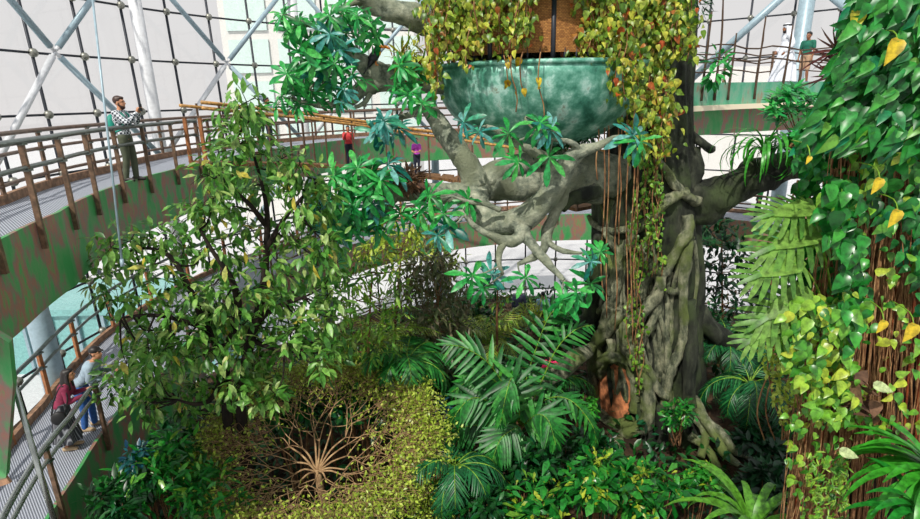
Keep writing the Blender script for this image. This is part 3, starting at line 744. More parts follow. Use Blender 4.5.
for lst, mt in ((gl, 'leaf_bright'), (tl, 'leaf_teal')):
    for px, py, r in lst:
        Y = yrose(px, py)+random.uniform(-.3, .3); p = at(px, py, Y)
        m = MB(); ax = Vector((random.uniform(-.6, .5), -.7+random.uniform(-.4, .3), .45+random.uniform(-.5, .5)))
        L = r*2.05*Y/F
        rosette(m, p, ax, random.randint(7, 10), L*1.05, T_ROS, 1.05, .95)
        rosette(m, p+ax.normalized()*.03, ax, 3, L*.7, T_ROS, .5, .9)
        tp = np.array(list(p)); BPA = np.array(BP); qn = BPA[np.argmin(np.linalg.norm(BPA-tp, axis=1))]
        tgm = MB(); mid_ = (tp+qn)/2+np.array([random.uniform(-.05, .05), .05, -.1*np.linalg.norm(tp-qn)]); tube(tgm, [qn, mid_, tp], [.02, .015, .01], 5, 5)
        if px > 432: tgm.build('twig', 'bark_limb', m.build('leaf_rosette', mt, tree)); continue
        q_ = p+Vector((random.uniform(-.22, .22), random.uniform(0, .2), random.uniform(-.22, .1))); rosette(m, q_, (ax+Vector((random.uniform(-1, 1), 0, random.uniform(-.6, .3)))), 6, L*.8, T_ROS, .95, .95); tube(tgm, [mid_*.6+tp*.4, q_], [.01, .008], 4, 1)
        tgm.build('twig', 'bark_limb', m.build('leaf_rosette', mt, tree))
for px, py in ((336, 40), (318, 30), (300, 60), (330, 72), (345, 195), (332, 210), (375, 212), (446, 212), (520, 140), (535, 130), (310, 90)):
    # thin connecting twigs
    Y = yrose(px, py)+.2
    P = [at(px+random.uniform(-22, 22), py+random.uniform(-16, 16), Y), at(px, py, Y), at(px+random.uniform(-25, 25), py+random.uniform(-20, 20), Y+.1), at(px+random.uniform(-40, 40), py+random.uniform(-24, 24), Y+.5)]
    m = MB(); tube(m, P, [.012, .02, .025, .03], 5, 4); m.build('twig', 'bark_limb', tree)

# ------------------------------------------------------------------ copper treehouse pod
pc = at(541, 66, 12.6)
rx_, ry_, rz_ = 2.32, 1.75, 1.72
pod = thing('treehouse_pod', 'copper green bowl shaped treehouse pod with wicker cabin against the trunk', 'treehouse', pc)
m = MB(); V = []; n = 48; kk = 14
for sgn, s in ((0, 1.0), (1, .94)):
    for i in range(kk):
        th = (PI/2)*i/(kk-1)
        for j in range(n):
            a = 2*PI*j/n; c_ = math.cos(th)**.85
            V.append([pc.x+rx_*s*c_*math.cos(a), pc.y+ry_*s*c_*math.sin(a), pc.z-rz_*s*math.sin(th)*(1)])
V = np.array(V)
q = []
for i in range(kk-1):
    for j in range(n):
        a = i*n+j; b = i*n+(j+1) % n; q.append([a, a+n, b+n, b]); o = kk*n; q.append([o+a, o+b, o+b+n, o+a+n])
for j in range(n): q.append([j, (j+1) % n, kk*n+(j+1) % n, kk*n+j])
m.add(V, np.array(q)); m.build('bowl', 'bowl', pod)
m = MB(); tube(m, [(pc.x+rx_*math.cos(2*PI*j/40), pc.y+ry_*math.sin(2*PI*j/40), pc.z) for j in range(41)], .05, 8, 1); m.build('rim', 'bowl', pod)
m = MB()
m.add([[pc.x+rx_*.93*math.cos(2*PI*j/40), pc.y+ry_*.93*math.sin(2*PI*j/40), pc.z-.25] for j in range(40)], [np.arange(40)[None]]); m.build('floor', 'bark_brown', pod, smooth=False)
NP = 10
for j in range(NP):
    a0 = 2*PI*(j+.5)/NP; a1 = 2*PI*(j+1.5)/NP
    p0 = Vector((pc.x+rx_*.86*math.cos(a0), pc.y+ry_*.86*math.sin(a0), pc.z-.2)); p1 = Vector((pc.x+rx_*.86*math.cos(a1), pc.y+ry_*.86*math.sin(a1), pc.z-.2))
    m = MB(); tube(m, [p0, p0+Vector((0, 0, 1.4))], .05, 8, 1); m.build('post', 'mullion', pod)
    m = MB(); bar(m, p0.lerp(p1, .03)+Vector((0, 0, .85)), p0.lerp(p1, .97)+Vector((0, 0, .85)), .04, .95); m.build('wicker_panel', 'wicker', pod, smooth=False)
    for k in range(4):
        b_ = p0.lerp(p1, .2*(k+1)); m = MB(); tube(m, [b_+Vector((0, 0, .2)), b_+Vector((0, 0, .45))], .025, 6, 1); m.build('baluster', 'mullion', pod)
m = MB(); V = []
for s, zz in ((1.02, 1.15), (1.05, 1.45), (.8, 1.9), (.1, 2.4)):
    V += [[pc.x+rx_*s*math.cos(2*PI*j/32), pc.y+ry_*s*math.sin(2*PI*j/32), pc.z+zz-.05] for j in range(32)]
q = [[i*32+j, i*32+(j+1) % 32, (i+1)*32+(j+1) % 32, (i+1)*32+j] for i in range(3) for j in range(32)]
m.add(V, [np.array(q), np.arange(32)[::-1][None], (np.arange(32)+96)[None]]); m.build('roof', 'fascia_teal', pod)
# mound of foliage under the bowl
# ------------------------------------------------------------------ hanging vines
def vine_curtain(name, label, strands, mat, leaf=.16, T=T_HEART, dens=11, group=None, swing=.14, stem='strand', cat='vine'):
    """strands: (px, y0, y1, Y)"""
    t = thing(name, label, cat, at(strands[0][0], strands[0][2], strands[0][3]))
    fo = MB(); st = MB()
    for px, y0, y1, Y in strands:
        n = max(3, int((y1-y0)/14)+2); ph = random.random()*6
        P = [at(px+3*math.sin(k*.9+ph)+random.uniform(-1, 1), y0+(y1-y0)*k/(n-1), Y+.05*math.sin(k+ph)) for k in range(n)]
        tube(st, P, .012, 4, 2)
        L = sum((P[i+1]-P[i]).length for i in range(n-1)); nl = max(2, int(L*dens))
        tt = rng.random(nl)*(n-1); ii = np.minimum(tt.astype(int), n-2); A = np.array([list(p) for p in P])
        pos = A[ii]+(A[ii+1]-A[ii])*(tt-ii)[:, None]+rng.normal(size=(nl, 3))*swing*np.array([.7, .8, .4])
        d = rng.normal(size=(nl, 3))*.5+np.array([0, -.25, -1.0]); up = rng.normal(size=(nl, 3))*.4+np.array([0, -1, .5])
        leaves(fo, T, pos, d, up, leaf*(.6+.7*rng.random(nl)))
    fo.build('foliage', mat, t); st.build('stem', stem, t)
    return t
S = []
for k in range(26):
    px = random.uniform(426, 470); S.append((px, -25, random.uniform(30, 66) if px > 436 else random.uniform(50, 95), 10.9+random.uniform(-.2, .5)))
vine_curtain('hanging_vine', 'yellow-green vine curtain falling over the left end of the copper bowl', S, 'leaf_vine', .115, dens=26)
S = [(random.uniform(468, 534), -25, random.uniform(15, 56), 10.8+random.uniform(-.2, .3)) for k in range(30)]
vine_curtain('hanging_vine', 'yellow-green vine curtain over the wicker cabin left of the open panel', S, 'leaf_vine', .115, dens=22)
S = []
for k in range(60):
    px = random.uniform(572, 690); y1 = random.uniform(40, 66) if px < 610 else (random.uniform(70, 105) if px < 632 else random.uniform(80, 165))
    if px > 672: y1 = random.uniform(30, 70)
    S.append((px, -25, y1, 11.3+random.uniform(-.3, .4) + (.6 if px > 640 else 0)))
vine_curtain('hanging_vine', 'dense orange-flecked vine curtain falling down the right of the copper bowl', S, 'leaf_vine', .13, dens=31, swing=.19)
S = [(random.uniform(634, 662), 140, random.uniform(200, 300), 12.3+random.uniform(-.1, .1)) for k in range(12)]
vine_curtain('hanging_vine', 'thin trailing vine with small yellow-green leaves down the middle of the trunk', S, 'leaf_lime', .1, dens=11, swing=.08)
S = [(random.uniform(626, 642), 240, random.uniform(330, 400), 12.05) for k in range(5)]
vine_curtain('creeping_vine', 'small light green creeper on the roots above the clay hollow', S, 'leaf_lime', .1, dens=8, swing=.06)
S = [(505, 55, 85, 10.7), (509, 55, 70, 10.7), (514, 55, 112, 10.65), (523, 52, 95, 10.7), (541, 52, 118, 10.7)]
vine_curtain('dangling_tendril', 'loose brown tendrils with a few yellow leaves dangling over the copper bowl', S, 'leaf_golden', .14, dens=2.2, swing=.05, cat='vine')
# ------------------------------------------------------------------ people
DG = None
def remesh(mb, name, mat, parent, vox=.013, it=2):
    me = mb.mesh(name, mat, True)
    o = link(name, me)
    r = o.modifiers.new('r', 'REMESH'); r.mode = 'VOXEL'; r.voxel_size = vox; r.use_smooth_shade = True
    s = o.modifiers.new('s', 'SMOOTH'); s.factor = .5; s.iterations = it
    dg = bpy.context.evaluated_depsgraph_get(); dg.update()
    me2 = bpy.data.meshes.new_from_object(o.evaluated_get(dg))
    o.modifiers.clear(); o.data = me2; me2.name = name
    me2.materials.clear(); me2.materials.append(M[mat] if isinstance(mat, str) else mat)
    me2.polygons.foreach_set('use_smooth', np.ones(len(me2.polygons), bool))
    bpy.data.meshes.remove(me)
    o.parent = parent; return o
def limb(mb, pts, rs, n=12):
    tube(mb, pts, rs, n, 4 if len(pts) > 2 else 1)
    ball(mb, pts[0], rs[0], 12, 8); ball(mb, pts[-1], rs[-1], 12, 8)
def V3(*a): return Vector(a)
def hand(mb, w, d, up, curl=.5, s=1.0):
    """palm, four fingers and thumb from the wrist w along d; up = back of the hand"""
    d = Vector(d).normalized(); up = Vector(up); up = (up-d*up.dot(d)).normalized(); sd_ = d.cross(up)
    pal = w+d*.05*s
    limb(mb, [w, w+d*.085*s], [.027*s, .03*s]); limb(mb, [w+d*.03*s+sd_*.018*s, w+d*.085*s+sd_*.026*s], [.018*s, .016*s]); limb(mb, [w+d*.03*s-sd_*.018*s, w+d*.085*s-sd_*.026*s], [.018*s, .016*s])
    for k, L in ((-1.5, .075), (-.5, .088), (.5, .084), (1.5, .066)):
        a = w+d*.085*s+sd_*k*.02*s; b = a+(d*math.cos(curl)-up*math.sin(curl))*L*.5*s; c = b+(d*math.cos(curl*2.4)-up*math.sin(curl*2.4))*L*.5*s
        limb(mb, [a, b, c], [.0115*s, .0105*s, .009*s], 8)
    a = w+d*.025*s-sd_*.026*s; b = a+(d*.6-sd_*.7-up*.2).normalized()*.04*s; c = b+(d*.9-sd_*.2-up*.35).normalized()*.035*s
    limb(mb, [a, b, c], [.014*s, .012*s, .01*s], 8)
def person(label, loc, rz, h=1.75, arms=None, lean=0.0, stance=.1, stride=0.0, top='shirt', topmat='cloth', botmat='trousers', shoemat='shoe', skin='skin', hairmat='hair',
           sleeves='long', bottom='trousers', hair='short', beard=False, fem=False, headturn=0, headtilt=0, vox=.014, group=None):
    t = thing('person', label, 'person', loc, rz, group)
    s = h/1.75
    P = lambda x, y, z: Vector((x*s, y*s, z*s))
    ln = lean
    sh = .165 if fem else .19
    hipw = .09
    hips = P(-.3*ln*.4, 0, .95); chest = P(ln*.9-.02, 0, 1.30-.05*ln); neck = P(ln*1.15, 0, 1.46-.1*ln); headc = P(ln*1.3+.025+headtilt*.03, 0, 1.62-.12*ln)
    body = MB()
    Lg = {}
    for sg in (1, -1):
        hp = hips+P(0, sg*hipw, -.03); st = stride*sg
        an = P(st-.02, sg*stance, .075); kn = hp.lerp(an, .5)+P(.035, 0, 0)
        Lg[sg] = (hp, kn, an)
        limb(body, [hp, hp.lerp(kn, .5), kn, kn.lerp(an, .4), an], [.085*s, .075*s, .052*s, .052*s, .036*s])
        limb(body, [an+P(-.04, 0, -.04), an+P(.14, sg*.02, -.05)], [.035*s, .028*s])
    waist = hips.lerp(chest, .45)
    w2 = .8 if fem else 1
    for c_, r_ in ((hips, (.105, .15, .11)), (waist, (.09, .125*w2, .12)), (chest, (.115, .165*w2+.01, .16)), (hips.lerp(chest, .75), (.105, .145*w2, .12))):
        ball(body, c_, [q*s for q in r_], 16, 10)
    limb(body, [chest+P(0, 0, .1), neck, headc+P(-.015, 0, -.06)], [.075*s, .055*s, .05*s])
    shd = {}
    arms = arms or {}
    A = {}
    for sg in (1, -1):
        S_ = neck+P(-.01, sg*sh, -.055); shd[sg] = S_
        E_, W_, D_, U_ = arms.get(sg, ((.0, sg*.24, 1.14), (.06, sg*.24, .88), (.1, 0, -1), (0, sg, 0)))
        E_, W_ = P(*E_), P(*W_); A[sg] = (S_, E_, W_)
        limb(body, [neck+P(-.01, sg*.06, -.03), S_], [.06*s, .058*s])
        limb(body, [S_, S_.lerp(E_, .5), E_], [.055*s, .046*s, .038*s]); limb(body, [E_, E_.lerp(W_, .35), W_], [.038*s, .037*s, .025*s])
        hand(body, W_, D_, U_, .55, s)
    # head: skull, face, jaw, nose, ears, lips
    ca, sa = math.cos(headturn), math.sin(headturn)
    H = lambda x, y, z: headc+P((x*ca-y*sa), (x*sa+y*ca), z+headtilt*x)
    ball(body, H(-.012, 0, .03), [.1*s, .078*s, .1*s], 18, 12); ball(body, H(.025, 0, -.035), [.072*s, .062*s, .085*s], 16, 10)
    limb(body, [H(.06, 0, -.09), H(.02, 0, -.085)], [.03*s, .045*s])
    limb(body, [H(.086, 0, .02), H(.108, 0, -.018)], [.011*s, .017*s], 8)
    limb(body, [H(.088, -.016, -.055), H(.088, .016, -.055)], [.012*s, .012*s], 8)
    for sg in (1, -1):
        ball(body, H(-.005, sg*.08, -.005), [.02*s, .012*s, .032*s], 8, 6); limb(body, [H(.083, sg*.018, .038), H(.076, sg*.045, .036)], [.011*s, .01*s], 8)
    remesh(body, 'body', skin, t, vox*.75 if vox < .016 else vox)
    for sg in (1, -1):
        e = MB(); ball(e, H(.084, sg*.031, .018), [.012*s, .015*s, .01*s], 8, 6); e.build('eye', 'eye', t, local=True)
    # clothes
    if bottom in ('trousers', 'shorts'):
        b = MB()
        ball(b, hips+P(0, 0, .02), [.118*s, .163*s, .12*s], 16, 10)
        for sg in (1, -1):
            hp, kn, an = Lg[sg]
            if bottom == 'shorts': limb(b, [hp, hp.lerp(kn, .5), kn+P(0, 0, .02)], [.1*s, .096*s, .085*s])
            else: limb(b, [hp, hp.lerp(kn, .5), kn, kn.lerp(an, .5), an+P(0, 0, .015)], [.1*s, .09*s, .07*s, .066*s, .058*s])
        remesh(b, bottom, botmat, t, vox)
    if bottom in ('skirt', 'robe'):
        b = MB(); k = 24; V = []
        top_ = hips.z+.1*s if bottom == 'skirt' else chest.z
        fw = 1.0 if bottom == 'skirt' else 1.45
        levels = [(top_, .12, .16), (hips.z-.05*s, .15*fw, .18*fw), (.55*s, .2*fw, .22*fw), (.2*s if bottom == 'skirt' else .06*s, .25*fw, .27*fw)]
        for i, (z, rx, ry) in enumerate(levels):
            cx = hips.x+(chest.x-hips.x)*max(0, (z-hips.z)/(chest.z-hips.z)) - (stride*.0)
            for j in range(k):
                a = 2*PI*j/k; f = 1+(.05*i)*math.sin(7*a+i); V.append([cx+rx*s*f*math.cos(a), ry*s*f*math.sin(a), z])
        q = [[i*k+j, i*k+(j+1) % k, (i+1)*k+(j+1) % k, (i+1)*k+j] for i in range(3) for j in range(k)]
        b.add(V, [np.array(q)[:, ::-1], np.arange(k)[None], (np.arange(k)+3*k)[::-1][None]]); 
        if bottom == 'robe':
            ball(b, chest, [.14*s, .19*s, .18*s], 16, 10); limb(b, [chest+P(0, 0, .1), neck+P(0, 0, -.01)], [.09*s, .066*s])
            for sg in (1, -1):
                S_, E_, W_ = A[sg]; limb(b, [neck+P(-.01, sg*.06, -.04), S_], [.075*s, .08*s]); limb(b, [S_, E_, W_+(E_-W_)*.05], [.08*s, .075*s, .065*s])
        remesh(b, bottom, botmat, t, vox)
    if bottom != 'robe':
        b = MB()
        for c_, r_ in ((hips+P(0, 0, .06), (.125, .172*(.95 if fem else 1), .1)), (waist, (.112, .15*w2, .13)), (chest, (.138, .185*w2+.012, .165)), (hips.lerp(chest, .75), (.125, .165*w2, .13))):
            ball(b, c_, [q*s for q in r_], 16, 10)
        limb(b, [chest+P(0, 0, .08), neck+P(0, 0, -.02)], [.095*s, .066*s])
        for sg in (1, -1):
            S_, E_, W_ = A[sg]
            limb(b, [neck+P(-.01, sg*.06, -.045), S_], [.07*s, .074*s])
            if sleeves == 'long': limb(b, [S_, S_.lerp(E_, .5), E_, E_.lerp(W_, .5), W_+(E_-W_)*.06], [.072*s, .062*s, .055*s, .048*s, .04*s])
            else: limb(b, [S_, S_.lerp(E_, .65)], [.074*s, .066*s])
        remesh(b, top, topmat, t, vox)
    for sg in (1, -1):
        an = Lg[sg][2]; b = MB()
        limb(b, [an+P(-.045, 0, -.025), an+P(.05, sg*.008, -.03), an+P(.16, sg*.02, -.042)], [.048*s, .048*s, .036*s])
        remesh(b, 'shoe', shoemat, t, vox)
    # hair
    if hair:
        b = MB()
        ball(b, H(-.03, 0, .052), [.103*s, .089*s, .097*s], 16, 10); ball(b, H(.02, 0, .098), [.075*s, .07*s, .035*s], 14, 8)
        if hair == 'long':
            limb(b, [H(-.06, 0, .0), H(-.085, 0, -.12), H(-.1, 0, -.3)], [.085*s, .09*s, .06*s])
            for sg in (1, -1): limb(b, [H(-.01, sg*.075, .03), H(-.02, sg*.085, -.1), H(.0, sg*.1, -.26)], [.03*s, .035*s, .03*s])
        if hair in ('short', 'long'): remesh(b, 'hair', hairmat, t, vox)
        if hair == 'cap':
            b = MB(); ball(b, H(-.015, 0, .07), [.107*s, .092*s, .08*s], 16, 10); limb(b, [H(.07, -.03, .065), H(.14, -.02, .05)], [.02*s, .012*s]); limb(b, [H(.07, .03, .065), H(.14, .02, .05)], [.02*s, .012*s]); limb(b, [H(.07, 0, .068), H(.15, 0, .052)], [.02*s, .012*s])
            remesh(b, 'cap', hairmat, t, vox)
            b = MB(); ball(b, H(-.045, 0, .0), [.075*s, .084*s, .07*s], 14, 8); remesh(b, 'hair', 'hair', t, vox)
        if hair == 'scarf':
            b = MB(); ball(b, H(-.015, 0, .06), [.112*s, .1*s, .1*s], 16, 10)
            for sg in (1, -1): limb(b, [H(.02, sg*.085, .05), H(.0, sg*.11, -.08), H(.0, sg*.15, -.26)], [.035*s, .04*s, .05*s])
            limb(b, [H(-.06, 0, .04), H(-.12, 0, -.12), H(-.15, 0, -.4)], [.09*s, .1*s, .1*s])
            remesh(b, 'headscarf', 'white_cloth', t, vox)
            b = MB(); tube(b, [H(-.015+.112*math.cos(2*PI*k/20), .1*math.sin(2*PI*k/20), .085) for k in range(21)], .013*s, 7, 1); tube(b, [H(-.015+.108*math.cos(2*PI*k/20), .096*math.sin(2*PI*k/20), .105) for k in range(21)], .013*s, 7, 1); b.build('head_cord', 'black', t, local=True)
    if beard:
        b = MB(); limb(b, [H(.062, 0, -.098), H(.03, 0, -.1)], [.036*s, .045*s]); 
        for sg in (1, -1): limb(b, [H(.06, sg*.03, -.085), H(.01, sg*.066, -.05), H(-.0, sg*.07, -.0)], [.028*s, .022*s, .015*s])
        limb(b, [H(.088, -.02, -.035), H(.088, .02, -.035)], [.011*s, .011*s], 8)
        remesh(b, 'beard', hairmat, t, vox)
    t['_h'] = h
    del t['_h']
    return t, P, H
M['skin'] = plain('warm_skin', 'b98362', .5, 0, .05); M['skin_brown'] = plain('brown_skin', '8a5a3e', .5, 0, .05)
M['hair'] = plain('black_hair', '1c1614', .5, 0, .2); M['hair_brown'] = plain('dark_brown_hair', '3a241a', .5, 0, .2)
M['eye'] = plain('dark_eye', '14100e', .2); M['black'] = plain('black_cord', '121214', .6); M['white_cloth'] = plain('white_cloth', 'dfe3ec', .8, 0, .03)
M['jeans'] = plain('blue_denim', '2f5fa4', .8, 0, .15, .1, 20); M['hoodie'] = plain('pale_blue_grey_cotton', '93a6b4', .85, 0, .06)
M['olive'] = plain('olive_cotton', '4e5442', .85, 0, .1); M['maroon'] = plain('maroon_cotton', '7e2242', .8, 0, .1); M['red'] = plain('red_cotton', 'c03a3e', .8, 0, .08)
M['magenta'] = plain('magenta_cotton', 'c44ac8', .8, 0, .1); M['green_tee'] = plain('dark_green_cotton', '146450', .8, 0, .06); M['khaki'] = plain('khaki_cotton', 'b08e72', .8, 0, .06)
M['navy'] = plain('navy_cotton', '1e2438', .8, 0, .1); M['tan_shoe'] = plain('tan_suede', 'b09878', .8); M['dark_shoe'] = plain('dark_leather', '2c2826', .5); M['blue_shoe'] = plain('blue_shoe', '1c2c8c', .5)
M['pink'] = plain('hot_pink_cotton', 'd82c64', .8, 0, .06); M['lightblue'] = plain('light_blue_cotton', '9cc4e0', .8, 0, .04); M['green_top'] = plain('bright_green_cotton', '2c9c48', .8, 0, .05)
M['teal_bag'] = plain('teal_nylon', '128a78', .6, 0, .1); M['brown_shirt'] = plain('tan_cotton', 'b89c80', .8); M['grey_shirt'] = plain('pale_cotton', 'c8c6c0', .8)
t = NT('checked_cotton'); tc = t.n('TexCoord'); ck = t.n('TexChecker'); ck.inputs['Scale'].default_value = 22
ck.inputs[1].default_value = lin('d8dce2'); ck.inputs[2].default_value = lin('2c3440'); t.l(tc.outputs['Object'], ck.inputs[0]); M['checked'] = t.done(t.bsdf(ck.outputs[0], .85))
t = NT('dark_striped_cotton'); tc = t.n('TexCoord'); wv = t.n('TexWave'); wv.inputs['Scale'].default_value = 9; wv.bands_direction = 'Y'; t.l(tc.outputs['Object'], wv.inputs[0])
M['striped'] = t.done(t.bsdf(t.ramp(wv.outputs['Fac'], ['262830', '34363e', '8a8c92'], [0, .75, 1]), .85))

up_arms = {1: ((.2, .2, 1.22), (.36, .05, 1.42), (.3, -.25, .9), (-.8, .6, 0)), -1: ((.2, -.2, 1.22), (.36, -.05, 1.42), (.3, .25, .9), (-.8, -.6, 0))}
lp = atz(133, 181, 7.4)
t, P, H = person('bearded man in black and white checked shirt holding up a phone to take a photo', lp, .05, 1.77, up_arms, 0, .09, .06, 'shirt', 'checked', 'olive', 'dark_shoe', 'skin', 'hair_brown', beard=True, vox=.013)
m = MB(); bar(m, lp+Vector((.44, -.03, 1.53)), lp+Vector((.445, .05, 1.53)), .015, .15); ph = m.build('phone', 'black', smooth=False); tag(ph, 'dark phone held up in the photographing man\'s hands', 'phone')
m = MB(); ball(m, (-.2, 0, 1.2), (.11, .15, .22), 14, 10); bk = remesh(m, 'backpack', 'teal_bag', None, .013); bk.location = lp; tag(bk, 'teal backpack on the back of the man taking a photo', 'backpack')
m = MB()
for sg in (1, -1): tube(m, [(-.12, sg*.1, 1.38), (-.02, sg*.11, 1.47), (.12, sg*.1, 1.36), (.06, sg*.15, 1.12), (-.12, sg*.13, 1.05)], .018, 6, 4)
m.build('shoulder_strap', 'teal_bag', bk, local=True)
# couple leaning on the lower rail
lean_arms = {1: ((.16, .2, 1.12), (.36, .1, 1.14), (1, -.2, -.1), (0, 0, 1)), -1: ((.16, -.2, 1.12), (.36, -.1, 1.14), (1, .2, -.1), (0, 0, 1))}
pg_ = atz(72, 448, 2.8)
t, P, H = person('long haired woman in maroon top and dark pinstripe skirt leaning on the lower rail', pg_, math.radians(20), 1.62, {1: ((.2, .2, 1.12), (.44, .12, 1.2), (1, -.2, .1), (0, 0, 1)), -1: ((.2, -.2, 1.12), (.42, -.1, 1.16), (1, .3, -.1), (0, 0, 1))}, .16, .08, .03, 'top', 'maroon', 'striped', 'tan_shoe', 'skin', 'hair', bottom='skirt', hair='long', fem=True, headtilt=.25, vox=.013)
m = MB(); ball(m, (.02, -.29, .8), (.13, .06, .14), 14, 10); bg_ = remesh(m, 'shoulder_bag', 'black', None, .013); bg_.location = pg_; bg_.rotation_euler = (0, 0, math.radians(20)); tag(bg_, 'black shoulder bag hanging at the side of the woman in the maroon top', 'bag')
m = MB(); tube(m, [(-.08, -.29, .88), (.0, -.25, 1.15), (.13, -.165, 1.37), (.2, -.23, 1.15), (.12, -.29, .88)], .012, 6, 4); m.build('strap', 'black', bg_, local=True)
pm_ = atz(92, 428, 2.8)
t, P, H = person('man in dark cap, pale blue-grey hoodie and jeans leaning on the lower rail', pm_, math.radians(12), 1.76, {1: ((.22, .24, 1.12), (.5, .2, 1.13), (1, -.1, -.2), (0, 0, 1)), -1: ((.24, -.22, 1.12), (.5, -.14, 1.13), (1, .1, -.2), (0, 0, 1))}, .26, .1, .05, 'hoodie', 'hoodie', 'jeans', 'tan_shoe', 'skin', 'hair', hair='cap', headtilt=.05, headturn=-.2, vox=.013)
# right bridge
b_ = at(781, 88, 18.6); b_ = Vector((b_.x, b_.y, 9.22))
person('man in long white robe and white headscarf walking on the treetop bridge', b_, PI-.1, 1.8, {1: ((-.05, .25, 1.15), (.1, .2, .95), (.6, 0, -.8), (0, 1, 0)), -1: ((-.02, -.25, 1.15), (.16, -.2, .98), (.7, 0, -.7), (0, -1, 0))}, .04, .1, .1, botmat='white_cloth', shoemat='tan_shoe', skin='skin_brown', bottom='robe', hair='scarf', beard=True, vox=.016)
b2 = at(802, 86, 20.4); b2 = Vector((b2.x, b2.y, 9.22))
person('man in dark green t-shirt and khaki shorts standing behind the robed man', b2, PI+.5, 1.72, None, 0, .12, 0, 'shirt', 'green_tee', 'khaki', 'blue_shoe', 'skin_brown', 'hair', sleeves='short', bottom='shorts', vox=.018)
# far people
p = pol(math.degrees(math.atan2(at(268, 122, 22.5).y-14, at(268, 122, 22.5).x-3.6)), 13.0, 7.4)
p = at(270, 140, 21); p.z = 7.4
person('bearded man in pale shirt looking up behind the far upper railing', p, -.1, 1.75, {1: ((.1, .24, 1.16), (.3, .18, 1.1), (1, 0, 0), (0, 0, 1))}, 0, .1, 0, 'shirt', 'grey_shirt', 'navy', 'dark_shoe', 'skin_brown', 'hair', beard=True, headtilt=.35, vox=.018)
rail_arms = {1: ((.2, .2, 1.2), (.3, .12, 1.42), (.6, -.3, .2), (0, 0, 1)), -1: ((.2, -.2, 1.2), (.3, -.12, 1.42), (.6, .3, .2), (0, 0, 1))}
p = at(351, 172, 19.2); p.z = 6.8
person('child in red top gripping the bamboo handrail of the footbridge', p, -PI/2+.2, 1.36, rail_arms, 0, .09, 0, 'shirt', 'red', 'navy', 'dark_shoe', 'skin', 'hair', sleeves='long', vox=.018)
p = at(418, 187, 19.9); p.z = 6.38
person('child in magenta t-shirt standing on the footbridge behind the nest', p, -PI/2-.1, 1.28, {1: ((.1, .2, 1.12), (.26, .06, 1.1), (.6, -.6, .2), (0, .3, 1)), -1: ((.1, -.2, 1.12), (.26, -.06, 1.08), (.6, .6, .2), (0, -.3, 1))}, 0, .09, 0, 'shirt', 'magenta', 'navy', 'dark_shoe', 'skin', 'hair', sleeves='short', fem=True, vox=.018)
p = atz(757, 218, 3.9)
person('person in bright green top and dark trousers on the far walkway under the right limb', p, PI*.9, 1.6, None, 0, .1, .16, 'shirt', 'green_top', 'navy', 'grey_shirt', 'skin', 'hair', vox=.02)
p = at(551, 364, 13.9); p.z = gz(p.x, p.y)
person('person in hot pink top half hidden behind the big root left of the trunk', p, -PI/2, 1.7, None, 0, .1, 0, 'shirt', 'pink', 'navy', 'dark_shoe', 'skin', 'hair', fem=True, hair='long', vox=.018)
p = at(543, 300, 19.0); p.z = gz(p.x, p.y)
person('person in light blue shirt seen from behind among the plants below the far walkway', p, PI/2, 1.7, None, 0, .1, 0, 'shirt', 'lightblue', 'navy', 'dark_shoe', 'skin', 'hair', vox=.02)
p = at(519, 302, 19.4); p.z = gz(p.x, p.y)
person('person in dark navy clothes standing left of the one in light blue', p, -PI/2, 1.7, None, 0, .1, 0, 'shirt', 'navy', 'navy', 'dark_shoe', 'skin_brown', 'hair', vox=.02)
# ------------------------------------------------------------------ plants
def seg_near(paths, c):
    best = None
    for P in paths:
        for p in P:
            d = np.linalg.norm(p-c)
            if best is None or d < best[0]: best = (d, p)
    return best[1]
def leafy_tree(name, label, base, trunk_paths, clumps, mat, leaf, barkm, T=T_ELL, nleaf=60, twig=.02, group=None, wf=1.0, down=.4, cat='tree'):
    """trunk_paths: list of (points, radii) in world; clumps: (centre, radius)"""
    t = thing(name, label, cat, base, 0, group)
    sk = []
    for k, (P, R_) in enumerate(trunk_paths):
        m = MB(); tube(m, P, R_, 9, 5, gnarl=.06); m.build('trunk' if k == 0 else 'branch', barkm, t)
        sp, _ = smoothpath(P, R_, 6); sk.append(sp)
    tw = MB(); fo = MB()
    for c, r in clumps:
        c = np.array(c, float); a = seg_near(sk, c)
        mid = (a+c)/2+np.array([0, 0, -.12*np.linalg.norm(c-a)])+rng.normal(size=3)*.05
        tube(tw, [a, mid, c], [twig*1.5, twig, twig*.4], 5, 4)
        for k in range(4):
            e = c+rand_unit(1)[0]*r*.8; tube(tw, [c, (c+e)/2+[0, 0, .04], e], [twig*.5, twig*.35, twig*.2], 4, 2)
        clump(fo, T, c, r, int(nleaf*(r/.5)**1.5)+4, leaf, down=down, wf=wf, shell=.25)
    tw.build('twig', barkm, t); fo.build('foliage', mat, t)
    return t
